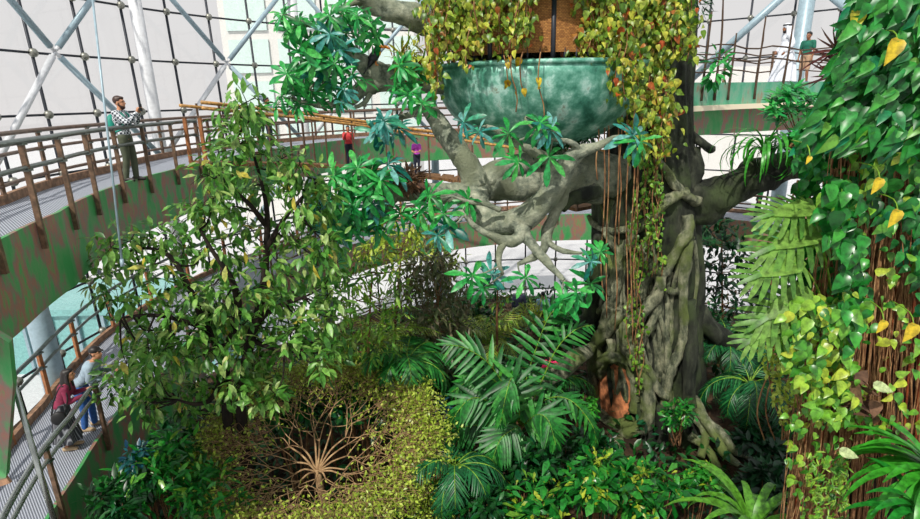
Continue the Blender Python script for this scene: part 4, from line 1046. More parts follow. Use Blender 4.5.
# --- the leafy tree at left
Y0 = 9.3
base = at(232, 470, Y0); base.z = gz(base.x, base.y)
def W(lst): return [at(*p) for p in lst]
tp = [([base]+W([(229, 430, Y0), (227, 395, Y0), (224, 360, Y0), (222, 345, Y0)]), [.12, .1, .09, .09, .08]),
      ([base+Vector((.25, .1, 0))]+W([(243, 430, Y0+.1), (240, 400, Y0+.1), (244, 370, Y0), (252, 335, Y0-.1), (261, 300, Y0-.1), (266, 260, Y0), (267, 215, Y0), (262, 185, Y0), (252, 150, Y0), (243, 122, Y0)]), [.11, .1, .1, .095, .085, .075, .06, .045, .03, .02, .012]),
      (W([(224, 360, Y0), (206, 325, Y0-.1), (190, 290, Y0-.2), (175, 262, Y0-.2), (158, 250, Y0-.3), (135, 248, Y0-.4)]), [.075, .065, .055, .045, .03, .018]),
      (W([(230, 340, Y0), (238, 310, Y0-.2), (232, 280, Y0-.4), (215, 255, Y0-.5), (200, 230, Y0-.5)]), [.08, .07, .05, .035, .02]),
      (W([(250, 345, Y0), (262, 318, Y0), (282, 305, Y0+.1), (304, 297, Y0+.1)]), [.07, .06, .05, .035]),
      (W([(266, 250, Y0), (282, 222, Y0), (300, 200, Y0+.1), (318, 180, Y0+.2)]), [.06, .04, .03, .015]),
      (W([(266, 225, Y0), (250, 205, Y0-.3), (228, 185, Y0-.4), (212, 165, Y0-.4)]), [.05, .04, .03, .015]),
      (W([(224, 372, Y0), (212, 398, Y0-.4), (196, 404, Y0-.6), (178, 400, Y0-.7)]), [.05, .045, .035, .02]),
      (W([(210, 330, Y0), (180, 320, Y0-.5), (150, 315, Y0-.7), (120, 318, Y0-.8)]), [.05, .04, .03, .015]),
      (W([(252, 340, Y0), (276, 350, Y0-.2), (296, 352, Y0-.2)]), [.05, .035, .02])]
cl = [(236, 112), (246, 104), (228, 128), (252, 130), (240, 145), (218, 152), (262, 155), (206, 172), (232, 172), (282, 160), (300, 168), (290, 185), (312, 180), (322, 196), (270, 180), (250, 190), (214, 196), (196, 205), (232, 205), (296, 208), (318, 216), (210, 222), (180, 222), (250, 225), (284, 232), (302, 240), (312, 256),
      (128, 238), (108, 246), (98, 258), (146, 240), (162, 238), (182, 246), (120, 262), (140, 270), (158, 262), (200, 252), (222, 245), (240, 256), (276, 258), (292, 275), (104, 282), (120, 296), (140, 300), (164, 290), (188, 285), (210, 290), (230, 300), (284, 300), (306, 300), (250, 285), (300, 322), (322, 330), (280, 325), (310, 345), (290, 350), (132, 336), (150, 330), (170, 318), (190, 330), (210, 322), (128, 360), (148, 355), (168, 350), (188, 360), (206, 352), (240, 352), (266, 355), (136, 380), (120, 372), (156, 376), (176, 386), (158, 398), (146, 408), (196, 386), (216, 385), (250, 380), (274, 376), (184, 405), (268, 345), (328, 300), (332, 318), (338, 340), (318, 362), (118, 395), (150, 345), (205, 305), (225, 315), (245, 318), (262, 330), (232, 330), (250, 365), (230, 352), (272, 300), (215, 300), (258, 400), (240, 390), (226, 405), (272, 392), (290, 330), (300, 310), (325, 350), (330, 240), (322, 232), (334, 262), (328, 282), (190, 310), (178, 335), (140, 350), (162, 345), (200, 340)]
cl = [(at(px+random.uniform(-4, 4), py+random.uniform(-4, 4), Y0+random.uniform(-1.0, .7)), random.uniform(.3, .42)) for px, py in cl]
leafy_tree('leafy_tree', 'large leafy green tree with dark forked trunk standing in front of the left walkways', base, tp, cl, 'leaf_tree', .215, 'bark_dark', T_ELL, 62, .014, wf=.92, down=.55)

# --- round dome bush with bare radiating twigs
hub = at(317, 470, 8.9); bb_ = Vector((hub.x, hub.y+.1, gz(hub.x, hub.y)))
bush = thing('round_bush', 'low round bush with bare tan branches fanning out and tiny yellow-green leaves', 'bush', bb_)
m = MB(); tube(m, [bb_, bb_.lerp(hub, .5)+Vector((.05, 0, 0)), hub], [.1, .08, .06], 9, 4, gnarl=.1); m.build('trunk', 'bark_tan', bush)
RB = Vector((2.3, 2.0, 0))
def dome(a, r):
    return Vector((hub.x+.05+RB.x*r*math.cos(a), hub.y+.15+RB.y*r*math.sin(a), hub.z+(.68+.56*math.sin(a))*math.sin(min(1.25, r)*1.4)-.25*max(0, r-.8)))
tw = MB(); ends = []
def grow(p, a, r, lev, rad):
    n = (3, 3, 4, 3)[lev]; spread = (.34, .24, .16, .12)[lev]
    for i in range(n):
        a2 = a+(i-(n-1)/2)*spread*1.1+random.uniform(-.09, .09); r2 = r+random.uniform(.13, .25)
        q_ = dome(a2, r2)+Vector((0, 0, random.uniform(-.16, .16)))
        mid = p.lerp(q_, .5)+Vector((random.uniform(-.07, .07), random.uniform(-.07, .07), random.uniform(-.05, .06)))
        tube(tw, [p, mid, q_], [rad, rad*.85, rad*.65], 5, 3); ends.append((p, q_, r2, a2))
        if lev < 3 and r2 < 1.05: grow(q_, a2, r2, lev+1, rad*.68)
nb = 15
for k in range(nb):
    a = 2*PI*k/nb+random.uniform(-.15, .15); m = MB()
    p2 = dome(a, random.uniform(.16, .3)); p2.z -= .05
    tube(m, [hub-Vector((0, 0, .05)), hub.lerp(p2, .5)+Vector((random.uniform(-.04, .04), random.uniform(-.04, .04), .05)), p2], [.021, .018, .015], 6, 4, gnarl=.15); m.build('branch', 'bark_tan', bush)
    grow(p2, a, .22, 0, .0105)
tw.build('twig', 'bark_tan', bush)
fo = MB(); P = []
for p3, p4, r2, a2 in ends:
    if r2 < .25: continue
    dens = int((r2-.12)*7.0*(1.2+.35*math.cos(a2-.2)+.3*math.sin(a2)))
    for i in range(max(0, dens)):
        u = random.random(); q_ = p3.lerp(p4, .2+.95*u); P.append([q_.x+random.gauss(0, .07), q_.y+random.gauss(0, .07), q_.z+random.gauss(.02, .06)])
for i in range(2600):
    a = random.random()*2*PI
    if random.random() > .6+.35*math.cos(a+.2): continue
    r = random.uniform(.6, 1.12); q_ = dome(a, r); P.append([q_.x+random.gauss(0, .06), q_.y+random.gauss(0, .06), q_.z+random.gauss(-.05, .1)])
P = np.array(P); n = len(P)
leaves(fo, T_TINY, P, rng.normal(size=(n, 3))+[0, 0, -.1], rng.normal(size=(n, 3))*.5+[0, 0, 1], .074*(.7+.6*rng.random(n)))
fo.build('foliage', 'leaf_yellow', bush)

def shrub(name, label, c, r, mat, leaf, nclump=9, nleaf=30, T=T_ELL, barkm='bark_brown', group=None, wf=1., zb=None, mat2=None, down=.3, ctag='shrub', clr=.42):
    """c centre of the crown, r radii (3)"""
    c = np.array(list(c), float); r = np.array(r if hasattr(r, '__len__') else (r, r, r*.8), float)
    z_ = gz(c[0], c[1]) if zb is None else zb
    t = thing(name, label, ctag, (c[0], c[1], z_), 0, group)
    st = MB(); fo = MB(); f2 = MB()
    for k in range(nclump):
        u = rand_unit(1)[0]; u[2] = abs(u[2])*1.2-.35; u[1] -= .25
        p = c+u*r*.72; b_ = np.array([c[0]+random.uniform(-.12, .12), c[1]+random.uniform(-.12, .12), z_-.05])
        tube(st, [b_, (b_+p)/2+[u[0]*.1, u[1]*.1, .1], p], [.016, .012, .006], 5, 4)
        clump(fo, T, p, r*clr, nleaf, leaf, down=down, wf=wf, shell=.3)
        if mat2:
            q_ = p+u*r*.3; clump(f2, T, q_, r*.16, 6, leaf*.5, down=-.5, wf=wf)
    st.build('stem', barkm, t); fo.build('foliage', mat, t)
    if mat2: f2.build('young_leaves', mat2, t)
    return t
def frond(base, az, L, lift, droop, nl, ll, mat, parent, wid=1.0, T=T_BLADE, name='frond', bend=.0, leafang=.9, r=.016, barkm='leaf_lime', twist=0, lw=1.0):
    """a feather frond: arching rachis with leaflets on both sides"""
    base = Vector(base); h = Vector((math.cos(az), math.sin(az), 0))
    K = 12; P = []; p = Vector(base); ang = lift
    for k in range(K+1):
        P.append(Vector(p)); d = h*math.cos(ang)+Vector((0, 0, math.sin(ang))); p = p+d*(L/K); ang -= droop/K*(1+.8*k/K)
    A = np.array([list(q) for q in P]); m = MB(); rc = MB(); tube(rc, A, np.linspace(r, r*.25, K+1), 5, 1)
    tt = np.linspace(.14, 1., nl); pos = []; dr = []; up = []; sz = []
    side = np.array([-math.sin(az), math.cos(az), 0])
    for t_ in tt:
        i = min(int(t_*K), K-1); q = A[i]+(A[i+1]-A[i])*(t_*K-i); tg = (A[i+1]-A[i]); tg = tg/np.linalg.norm(tg); nn = np.cross(side, tg)*-1; nn = np.cross(tg, side)
        pf = math.sin(PI*min(1, (t_*.85+.12)))**.6
        for sg in (1, -1):
            d = side*sg*math.sin(leafang*(1.15-.55*t_))+tg*math.cos(leafang*(1.15-.55*t_))+np.array([0, 0, -.18-.1*random.random()])
            pos.append(q); dr.append(d+rng.normal(size=3)*.06); up.append(nn*1.0+rng.normal(size=3)*.08+np.array([0, 0, .01])); sz.append(ll*pf)
    leaves(m, T, pos, dr, up, np.array(sz), wid*lw); o = m.build(name, mat, parent); rc.build('rachis', barkm, o); return o
def palm(name, label, base, n, L, ll, mat, lift=(.5, 1.2), droop=1.6, nl=22, az0=0, azr=2*PI, zc=None, group=None, wid=1., trunk=None, cat='palm', T=T_BLADE):
    base = Vector(base); t = thing(name, label, cat, base, 0, group); top = Vector(base)
    if zc is not None:
        top.z = zc; m = MB(); tube(m, [base, base.lerp(top, .5)+Vector((.03, 0, 0)), top], [trunk or .09, (trunk or .09)*.85, (trunk or .09)*.8], 9, 4, gnarl=.06); m.build('trunk', 'bark_brown', t)
    else:
        m = MB(); tube(m, [base, base+Vector((0, 0, .18))], [.08, .06], 8, 1); m.build('crown_base', 'bark_brown', t); top.z += .12
    for k in range(n):
        az = az0+azr*(k+.5)/n+random.uniform(-.15, .15)
        frond(top, az, L*random.uniform(.8, 1.1), random.uniform(*lift), droop*random.uniform(.8, 1.2), nl, ll, mat, t, wid, T)
    return t
def strap_plant(name, label, base, n, L, wid, mat, lift=(.5, 1.3), droop=1.2, az0=0, azr=2*PI, K=9, cat='fern', wavy=.0, group=None, fold=.25, part='frond', zc=None):
    base = Vector(base); t = thing(name, label, cat, base, 0, group)
    m = MB(); ball(m, base+Vector((0, 0, .03)), (.09, .09, .09), 8, 6); m.build('crown_base', 'bark_brown', t)
    for k in range(n):
        az = az0+azr*(k+.5)/n+random.uniform(-.2, .2); h = Vector((math.cos(az), math.sin(az), 0)); sd_ = Vector((-h.y, h.x, 0))
        p = base+h*.03; ang = random.uniform(*lift); Lk = L*random.uniform(.75, 1.1); V = []; dk = droop*random.uniform(.7, 1.3)
        for i in range(K+1):
            u = i/K; wdt = wid*(math.sin(PI*min(1, .16+.84*u*.98))**.75)*(1+wavy*math.sin(i*2.3+k)); d = h*math.cos(ang)+Vector((0, 0, math.sin(ang))); nn = sd_.cross(d)*-1
            up_ = d.cross(sd_)*-1
            lift_ = Vector((0, 0, 1))*wdt*fold
            V += [list(p+sd_*wdt+lift_), list(p), list(p-sd_*wdt+lift_)]
            p = p+d*(Lk/K); ang -= dk/K*(1+u)
        q = []
        for i in range(K): a = 3*i; q += [[a, a+1, a+4, a+3], [a+1, a+2, a+5, a+4]]
        m = MB(); m.add(V, np.array(q)); m.build(part, mat, t)
    return t
def gpt(px, py, Y):
    p = at(px, py, Y); return Vector((p.x, p.y, gz(p.x, p.y)))

# --- palms in the middle
pb = gpt(505, 470, 10.2)
t = thing('areca_palm', 'big bright green feather palm in the middle with long arching fronds', 'palm', pb)
m = MB(); cr = at(520, 425, 10.3); tube(m, [pb, pb.lerp(cr, .5), cr], [.1, .09, .07], 9, 4); m.build('trunk', 'bark_brown', t)
def frond_px(pts, nl, ll, mat, parent, T=T_BLADE, lw=1.0, r=.016, leafang=1.0, upv=(0, -.7, .7), droopz=.25):
    A, _ = smoothpath([list(at(*p)) for p in pts], [1]*len(pts), 6); K = len(A)-1
    m = MB(); rc = MB(); tube(rc, A, np.linspace(r, r*.3, K+1), 5, 1); upv = np.array(upv)
    pos = []; dr = []; up = []; sz = []
    for t_ in np.linspace(.1, 1., nl):
        i = min(int(t_*K), K-1); q = A[i]+(A[i+1]-A[i])*(t_*K-i); tg = (A[i+1]-A[i]); tg = tg/np.linalg.norm(tg)
        sd_ = np.cross(tg, upv); sd_ /= np.linalg.norm(sd_); pf = math.sin(PI*min(1, .2+.78*t_))**.5
        for sg in (1, -1):
            a = leafang*(1.1-.6*t_)
            dr.append(sd_*sg*math.sin(a)+tg*math.cos(a)+np.array([0, 0, -droopz])+rng.normal(size=3)*.05); pos.append(q); up.append(upv+rng.normal(size=3)*.1); sz.append(ll*pf)
    leaves(m, T, pos, dr, up, np.array(sz), lw); o = m.build('frond', mat, parent); rc.build('rachis', 'leaf_lime', o)
for pts in ([(520, 425, 10.3), (512, 400, 10), (490, 365, 9.7), (465, 348, 9.5), (446, 345, 9.4)], [(522, 425, 10.3), (540, 385, 10), (556, 350, 9.9), (575, 330, 9.9), (592, 325, 10)],
            [(520, 428, 10.3), (495, 405, 9.9), (468, 400, 9.6), (440, 440, 9.4)], [(520, 425, 10.3), (518, 395, 9.8), (512, 378, 9.5), (506, 395, 9.2), (500, 425, 9.1)],
            [(522, 425, 10.3), (545, 400, 10), (570, 400, 9.7), (592, 425, 9.5), (596, 445, 9.5)], [(520, 427, 10.2), (512, 430, 9.6), (500, 440, 9.2), (492, 462, 9)],
            [(522, 427, 10.2), (536, 415, 9.7), (548, 420, 9.4), (556, 445, 9.2)], [(520, 425, 10.3), (500, 385, 10.2), (476, 378, 10.1), (452, 392, 10)],
            [(521, 425, 10.3), (525, 385, 10.3), (535, 352, 10.2), (548, 318, 10.2), (560, 306, 10.2)], [(520, 427, 10.3), (480, 425, 10), (450, 432, 9.8), (428, 452, 9.7)]):
    frond_px(pts, 17, .62 if pts[-1][0] < 590 else .46, 'leaf_palm', t, lw=1.5, droopz=.5)
palm('feather_palm', 'dark green feather palm drooping right of the trunk over the pale roots', gpt(742, 440, 12.6), 16, 2.0, .45, 'leaf_palm_dark', (.5, 1.3), 2.2, 30, zc=at(742, 385, 12.6).z, wid=.7, trunk=.1)
palm('feather_palm', 'second dark feather palm behind, against the right side of the trunk', gpt(724, 380, 13.8), 12, 1.6, .4, 'leaf_palm_dark', (.5, 1.2), 1.9, 26, zc=at(722, 350, 13.8).z, wid=.7, trunk=.08)
palm('yellow_palm', 'yellowish green upright palm tuft in the middle distance below the curled limb', gpt(490, 350, 14.5), 13, 2.1, .45, 'leaf_palm_yellow', (.8, 1.4), 1.1, 24, zc=at(488, 350, 14.5).z, wid=.7)
palm('yellow_palm', 'yellow-green fine palm tuft left of centre beside the thin young tree', gpt(378, 372, 12), 12, 1.8, .38, 'leaf_palm_yellow', (.8, 1.4), 1.3, 24, zc=at(380, 350, 12).z, wid=.55)
palm('fan_tuft_palm', 'drooping dark green palm with broad leaves left of centre', gpt(408, 400, 11), 11, 1.5, .5, 'leaf_palm', (.5, 1.2), 2.0, 16, zc=at(408, 365, 11).z, wid=1.2, trunk=.07)
palm('feather_palm', 'mid green feather palm at lower centre between the round bush and the big palm', gpt(455, 480, 8.6), 11, 1.25, .4, 'leaf_palm_dark', (.3, 1.1), 1.7, 20, zc=at(452, 468, 8.6).z, wid=.9)
palm('feather_palm', 'mid green feather palm below the pink visitor left of the root', gpt(548, 400, 12.6), 10, 1.4, .4, 'leaf_palm', (.5, 1.2), 1.7, 20, zc=at(545, 385, 12.6).z, wid=.9)

# --- young trees, mid left
def thin_tree(label, pts, cl, mat, leaf, r0=.05, T=T_ELL, nleaf=26, rad=(.3, .45), Yj=.5, name='young_tree', barkm='bark_brown', wf=1.):
    P = W(pts); b_ = Vector((P[0].x, P[0].y, gz(P[0].x, P[0].y))); P = [b_]+P; R_ = np.linspace(r0, r0*.3, len(P))
    Yc = pts[-1][2]
    return leafy_tree(name, label, b_, [(P, list(R_))], [(at(x, y, Yc+random.uniform(-Yj, Yj)), random.uniform(*rad)) for x, y in cl], mat, leaf, barkm, T, nleaf, .012, wf=wf)
thin_tree('thin young tree with light green drooping leaves right of the large leafy tree', [(366, 420, 10.8), (368, 360, 10.8), (370, 310, 10.8), (372, 272, 10.8)],
          [(372, 265), (355, 275), (390, 270), (345, 292), (365, 290), (398, 288), (382, 302), (348, 312), (336, 300), (400, 305), (360, 325), (390, 325), (340, 335), (352, 345), (376, 345), (330, 322)], 'leaf_lime', .22, T=T_LAN, nleaf=46, wf=1.2)
thin_tree('yellow-green leafy small tree behind the nest branch', [(395, 340, 13), (398, 290, 13), (402, 250, 13)],
          [(392, 236), (408, 240), (420, 252), (385, 250), (400, 262), (432, 240), (415, 228), (440, 252), (372, 245), (450, 262), (364, 252), (378, 234)], 'leaf_yellow', .17, nleaf=80)
thin_tree('brownish olive bushy tree in the centre under the curled limb', [(440, 400, 12.5), (440, 340, 12.5), (438, 300, 12.5)],
          [(430, 262), (418, 270), (445, 268), (408, 282), (428, 285), (450, 285), (415, 300), (440, 300), (460, 300), (430, 318), (452, 318), (440, 335), (425, 335), (462, 325), (456, 345), (436, 352), (446, 366)], 'leaf_olive', .22, T=T_LAN, nleaf=130, wf=1.2, rad=(.4, .55))
thin_tree('slender dark stemmed sapling with sparse leaves beside the big palm', [(497, 360, 13.5), (497, 310, 13.5), (498, 285, 13.5)], [(500, 300), (508, 312), (490, 318), (512, 296)], 'leaf_lime', .2, nleaf=10)
thin_tree('green leafy tree in shade behind the large leafy tree', [(330, 420, 11.5), (322, 380, 11.5), (318, 350, 11.5)],
          [(318, 345), (335, 352), (305, 355), (322, 365), (345, 365), (300, 375), (330, 380), (352, 384), (310, 390), (285, 385), (338, 398), (300, 398)], 'leaf_dark', .24, nleaf=30)
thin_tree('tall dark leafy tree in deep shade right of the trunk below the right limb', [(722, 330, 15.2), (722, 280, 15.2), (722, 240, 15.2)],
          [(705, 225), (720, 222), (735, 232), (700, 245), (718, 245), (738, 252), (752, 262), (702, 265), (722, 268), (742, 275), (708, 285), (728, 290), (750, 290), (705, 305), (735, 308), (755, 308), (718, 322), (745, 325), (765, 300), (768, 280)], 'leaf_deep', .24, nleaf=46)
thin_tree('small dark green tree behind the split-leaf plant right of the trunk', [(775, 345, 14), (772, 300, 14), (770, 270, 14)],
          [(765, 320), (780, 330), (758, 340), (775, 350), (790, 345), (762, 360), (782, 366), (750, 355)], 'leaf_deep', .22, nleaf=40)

# --- epiphytes round the nest and on the limbs
nest_c = at(408, 180, 10.9)
t = thing('bird_nest', 'ragged brown nest of dried leaves resting on the left limb', 'nest', nest_c)
m = MB(); clump(m, T_LAN, nest_c, (.32, .3, .2), 220, .22, down=.1, wf=1.3); m.build('dried_leaf_mass', 'leaf_dry', t)
m = MB()
for k in range(40):
    a = random.random()*6.28; p = nest_c+Vector((.3*math.cos(a), .28*math.sin(a), random.uniform(-.15, .1))); d = Vector((-math.sin(a), math.cos(a), random.uniform(-.3, .3)))
    tube(m, [p-d*.2, p+Vector((0, 0, .02)), p+d*.2], .008, 4, 2)
m.build('twig_ring', 'bark_brown', t)
t = thing('mossy_fern_clump', 'dark green fern clump growing under the copper bowl', 'fern', at(560, 135, 12.4))
m = MB()
for k in range(14): clump(m, T_LAN, at(random.uniform(528, 598), random.uniform(128, 152), 12.2), .3, 60, .16, down=.4)
m.build('foliage', 'leaf_dark', t)
t = thing('grassy_epiphyte', 'fine yellow-green grassy tuft on the limb at the left of the copper bowl', 'plant', at(412, 60, 12))
m = MB()
for px, py in ((405, 55), (415, 52), (425, 60), (400, 62), (420, 70)): clump(m, T_STRAP, at(px, py, 11.7), .2, 40, .3, down=.3)
m.build('foliage', 'leaf_vine', t)
strap_plant('strap_leaf_epiphyte', 'strappy spider-like plant perched on the right limb with long hanging leaves', at(764, 152, 12), 40, 1.5, .032, 'leaf_fern', (.3, 1.5), 2.6, cat='plant')
strap_plant('strap_leaf_epiphyte', 'second smaller strappy plant on the right limb near the climbing vine', at(790, 148, 11.8), 24, 1.1, .03, 'leaf_dark', (.1, 1.4), 2.4, cat='plant')
t = thing('leafy_shrub', 'bright green leafy shrub growing on the treetop bridge edge below the robed man', 'shrub', at(800, 130, 12.4))
m = MB(); s2 = MB()
for px, py in ((782, 100), (795, 92), (808, 100), (790, 112), (805, 115), (820, 108), (778, 116), (815, 125), (800, 130), (830, 100), (786, 96), (824, 120), (812, 138), (796, 142), (776, 108)):
    p = at(px, py, 12.1+random.uniform(-.3, .3)); tube(s2, [at(802, 150, 12.4), p], [.02, .008], 4, 1)
    for k in range(3): rosette(m, p+Vector((random.uniform(-.15, .15), random.uniform(-.15, .15), random.uniform(-.12, .12))), (random.uniform(-.6, .4), -.5, .8), 8, .3, T_LAN, .8, 1.3)
m.build('foliage', 'leaf_bright', t); s2.build('stem', 'bark_brown', t)
t = thing('red_leaf_dracaena', 'spiky plant with narrow dark reddish leaves beside the upper right vine', 'plant', at(828, 60, 9))
M['leaf_red'] = leafmat('reddish_blade', ['4a2420', '6a2c28', '3a3a22', '7a3a2c'])
m = MB()
for px, py in ((838, 50), (846, 64), (836, 76)): rosette(m, at(px, py, 7.6), (-.7, -.2, -.1), 14, .42, T_BLADE, .7, .7)
m.build('foliage', 'leaf_red', t)
t = thing('leafy_shrub', 'small light green plant by the trunk on the treetop bridge', 'shrub', at(716, 66, 15.5))
m = MB(); clump(m, T_ELL, at(716, 66, 15.6), (.3, .3, .45), 46, .3, down=.3); m.build('foliage', 'leaf_bright', t)
t = thing('leafy_branch', 'dark green fern-like spray at the top right edge of the trunk', 'plant', at(700, 8, 12.8))
m = MB(); clump(m, T_LAN, at(694, 6, 12.8), (.35, .3, .35), 120, .2, down=.3); m.build('foliage', 'leaf_dark', t)

# toucan on the forked limb
tc_ = at(376, 62, 11.4)
t = thing('toucan', 'black toucan with orange-yellow bib perched on the forked limb', 'bird', tc_, math.radians(20))
M['feather'] = plain('black_feathers', '15171c', .5); M['beak'] = plain('orange_beak', 'e8862a', .35); M['bib'] = plain('yellow_bib', 'f0b428', .6)
m = MB(); V = Vector
limb(m, [V((-.1, 0, .02)), V((-.02, 0, .1)), V((.04, 0, .22))], [.05, .09, .065]) if False else None
tube(m, [(-.16, 0, -.1), (-.1, 0, .0), (-.03, 0, .1), (.03, 0, .2), (.05, 0, .27), (.05, 0, .31)], [.02, .06, .095, .075, .06, .02], 12, 4); ball(m, (.055, 0, .27), .062, 12, 8); m.build('body', 'feather', t, local=True)
m = MB(); tube(m, [(.1, 0, .28), (.17, 0, .285), (.24, 0, .265), (.27, 0, .235)], [.034, .034, .024, .006], 10, 4); m.build('beak', 'beak', t, local=True)
m = MB(); ball(m, (.055, 0, .17), (.055, .06, .075), 12, 8); m.build('bib', 'bib', t, local=True)
m = MB(); bar(m, (-.12, 0, -.02), (-.27, 0, -.24), .07, .02); m.build('tail', 'feather', t, local=True)
for sg in (1, -1):
    m = MB(); ball(m, (.085, sg*.05, .285), .013, 8, 6); m.build('eye', 'eye_w', t, local=True) if 'eye_w' in M else m.build('eye', 'bib', t, local=True)
    m = MB(); tube(m, [(-.01, sg*.03, .03), (.0, sg*.03, -.05), (.04, sg*.03, -.06)], .01, 6, 1); m.build('foot', 'beak', t, local=True)
    m = MB(); ball(m, (-.05, sg*.075, .08), (.09, .025, .07), 10, 7); m.build('wing', 'feather', t, local=True)
# ------------------------------------------------------------------ right hand climbing wall of vines and roots
YV = 5.6
t = thing('root_curtain', 'thick slanting curtain of brown aerial roots on the right side', 'roots', gpt(850, 519, YV))
for k in range(95):
    u = random.random(); v = random.gauss(0, .3)
    x0 = 838+u*110; x1 = 776+u*150; bow = random.uniform(-8, 8)
    n = 9; Y = YV+.35+random.uniform(-.15, .4)+.2*u
    P = [at(x0+(x1-x0)*(i/(n-1))**1.2+bow*math.sin(PI*i/(n-1))+random.uniform(-2.5, 2.5), 105+(600-105)*i/(n-1), Y+random.uniform(-.04, .04)) for i in range(n)]
    m = MB(); tube(m, P, [random.uniform(.008, .018)]*n, 5, 3); m.build('aerial_root', 'strand' if k % 6 else 'strand_red', t)
m = MB()
for k in range(170):
    u = random.random(); x0 = 836+u*115; x1 = 772+u*155; bow = random.uniform(-14, 14); n = 10; Y = YV+.2+random.uniform(-.2, .5)+.2*u
    P = [at(x0+(x1-x0)*(i/(n-1))**1.2+bow*math.sin(PI*i/(n-1))+random.uniform(-4, 4), 105+(600-105)*i/(n-1), Y+random.uniform(-.06, .06)) for i in range(n)]
    tube(m, P, [random.uniform(.004, .008)]*n, 4, 3)
o = m.build('fine_root', 'strand', t); o['kind'] = 'stuff'
m = MB(); P = [at(890, 90, YV+1.3), at(880, 250, YV+1.3), at(862, 400, YV+1.25), at(840, 560, YV+1.2)]; tube(m, P, [.5, .6, .68, .75], 16, 6, gnarl=.1); m.build('core_trunk', 'bark_dark', t)

def leafwall(name, label, region, n, T, size, mat, Y, d0=(-.45, -.25, -.8), jit=.3, wf=1., cat='vine', up0=(-.2, -1, .45), Yj=.35, stems=8, smat='strand'):
    """region: px polygon sampled by rejection"""
    t = thing(name, label, cat, at(region[0][0], region[0][1], Y))
    xs = [p[0] for p in region]; ys = [p[1] for p in region]; pos = []
    def inside(x, y):
        c = False; j = len(region)-1
        for i in range(len(region)):
            if (region[i][1] > y) != (region[j][1] > y) and x < (region[j][0]-region[i][0])*(y-region[i][1])/(region[j][1]-region[i][1])+region[i][0]: c = not c
            j = i
        return c
    while len(pos) < n:
        x, y = random.uniform(min(xs), max(xs)), random.uniform(min(ys), max(ys))
        if inside(x, y): pos.append(list(at(x, y, Y+random.uniform(-Yj, Yj))))
    m = MB(); d = np.array(d0)+rng.normal(size=(n, 3))*jit; up = np.array(up0)+rng.normal(size=(n, 3))*.28
    leaves(m, T, pos, d, up, size*(.55+.6*rng.random(n)), wf); m.build('foliage', mat, t)
    st = MB(); cx = sum(xs)/len(xs)
    for k in range(stems):
        x = random.uniform(min(xs)*.6+cx*.4, max(xs)*.6+cx*.4); P = [at(x+8*math.sin(i*1.3+k), min(ys)+(max(ys)-min(ys))*i/5, Y+.25+Yj) for i in range(6)]
        tube(st, P, .012, 5, 3)
    st.build('stem', smat, t); return t
leafwall('climbing_vine', 'dense climber with large overlapping heart-shaped leaves filling the upper right corner', [(858, -20), (990, -20), (990, 130), (930, 150), (860, 145), (812, 138), (808, 118), (826, 98), (836, 60), (848, 30)], 1500, T_HEART, .19, 'leaf_heart', YV, (-.6, -.2, -.65), .24, .8, stems=14, Yj=.45)
leafwall('climbing_vine', 'small round leaved climber trailing below the right limb end', [(800, 120), (850, 135), (865, 160), (858, 200), (835, 180), (806, 175), (792, 160)], 260, T_HEART, .12, 'leaf_heart', YV+.5, (-.2, -.3, -.8), .4, 1., Yj=.4)
leafwall('climbing_vine', 'medium heart-leaved climber spreading over the brown roots at the right edge', [(868, 150), (930, 150), (960, 300), (930, 330), (905, 260), (880, 235), (872, 200)], 180, T_HEART, .17, 'leaf_heart', YV, (-.3, -.2, -.8), .35, .95, Yj=.25)
leafwall('climbing_vine', 'dark glossy heart-leaved climber in the middle of the right vine wall', [(826, 170), (862, 190), (866, 250), (872, 310), (850, 350), (838, 320), (846, 260), (820, 230)], 230, T_HEART, .16, 'leaf_gloss', YV-.1, (-.3, -.3, -.8), .35, 1., Yj=.3)
leafwall('climbing_vine', 'light yellow-green climber cascading down the middle right below the split leaves', [(798, 290), (840, 300), (852, 350), (868, 395), (842, 430), (815, 415), (790, 375), (776, 330)], 420, T_HEART, .14, 'leaf_heart_light', YV-.05, (-.3, -.3, -.8), .4, 1., Yj=.3)
leafwall('climbing_vine', 'small fine-leaved yellow-green climber between the dark palm and the vine wall', [(752, 318), (800, 330), (805, 370), (800, 440), (780, 420), (760, 360)], 380, T_ELL, .085, 'leaf_yellow', YV+.9, (-.2, -.3, -.6), .6, 1.2, Yj=.3)
leafwall('climbing_vine', 'mixed mid green climber behind the split leaves filling the gap to the roots', [(800, 180), (850, 190), (850, 300), (830, 330), (790, 300), (776, 260)], 480, T_HEART, .13, 'leaf_gloss', YV+.55, (-.3, -.3, -.8), .4, 1., Yj=.3)
leafwall('climbing_vine', 'sparse heart-leaved climber hanging low over the reddish roots', [(786, 400), (835, 420), (850, 450), (836, 519), (800, 519), (784, 460)], 110, T_HEART, .1, 'leaf_heart_light', YV, (-.3, -.3, -.8), .4, 1., Yj=.2)
leafwall('climbing_vine', 'scattered green and yellowing leaves growing across the bare brown roots at far right', [(845, 150), (925, 150), (930, 430), (850, 440), (835, 300)], 150, T_HEART, .12, 'leaf_heart_light', YV-.1, (-.3, -.3, -.8), .5, 1., Yj=.2)
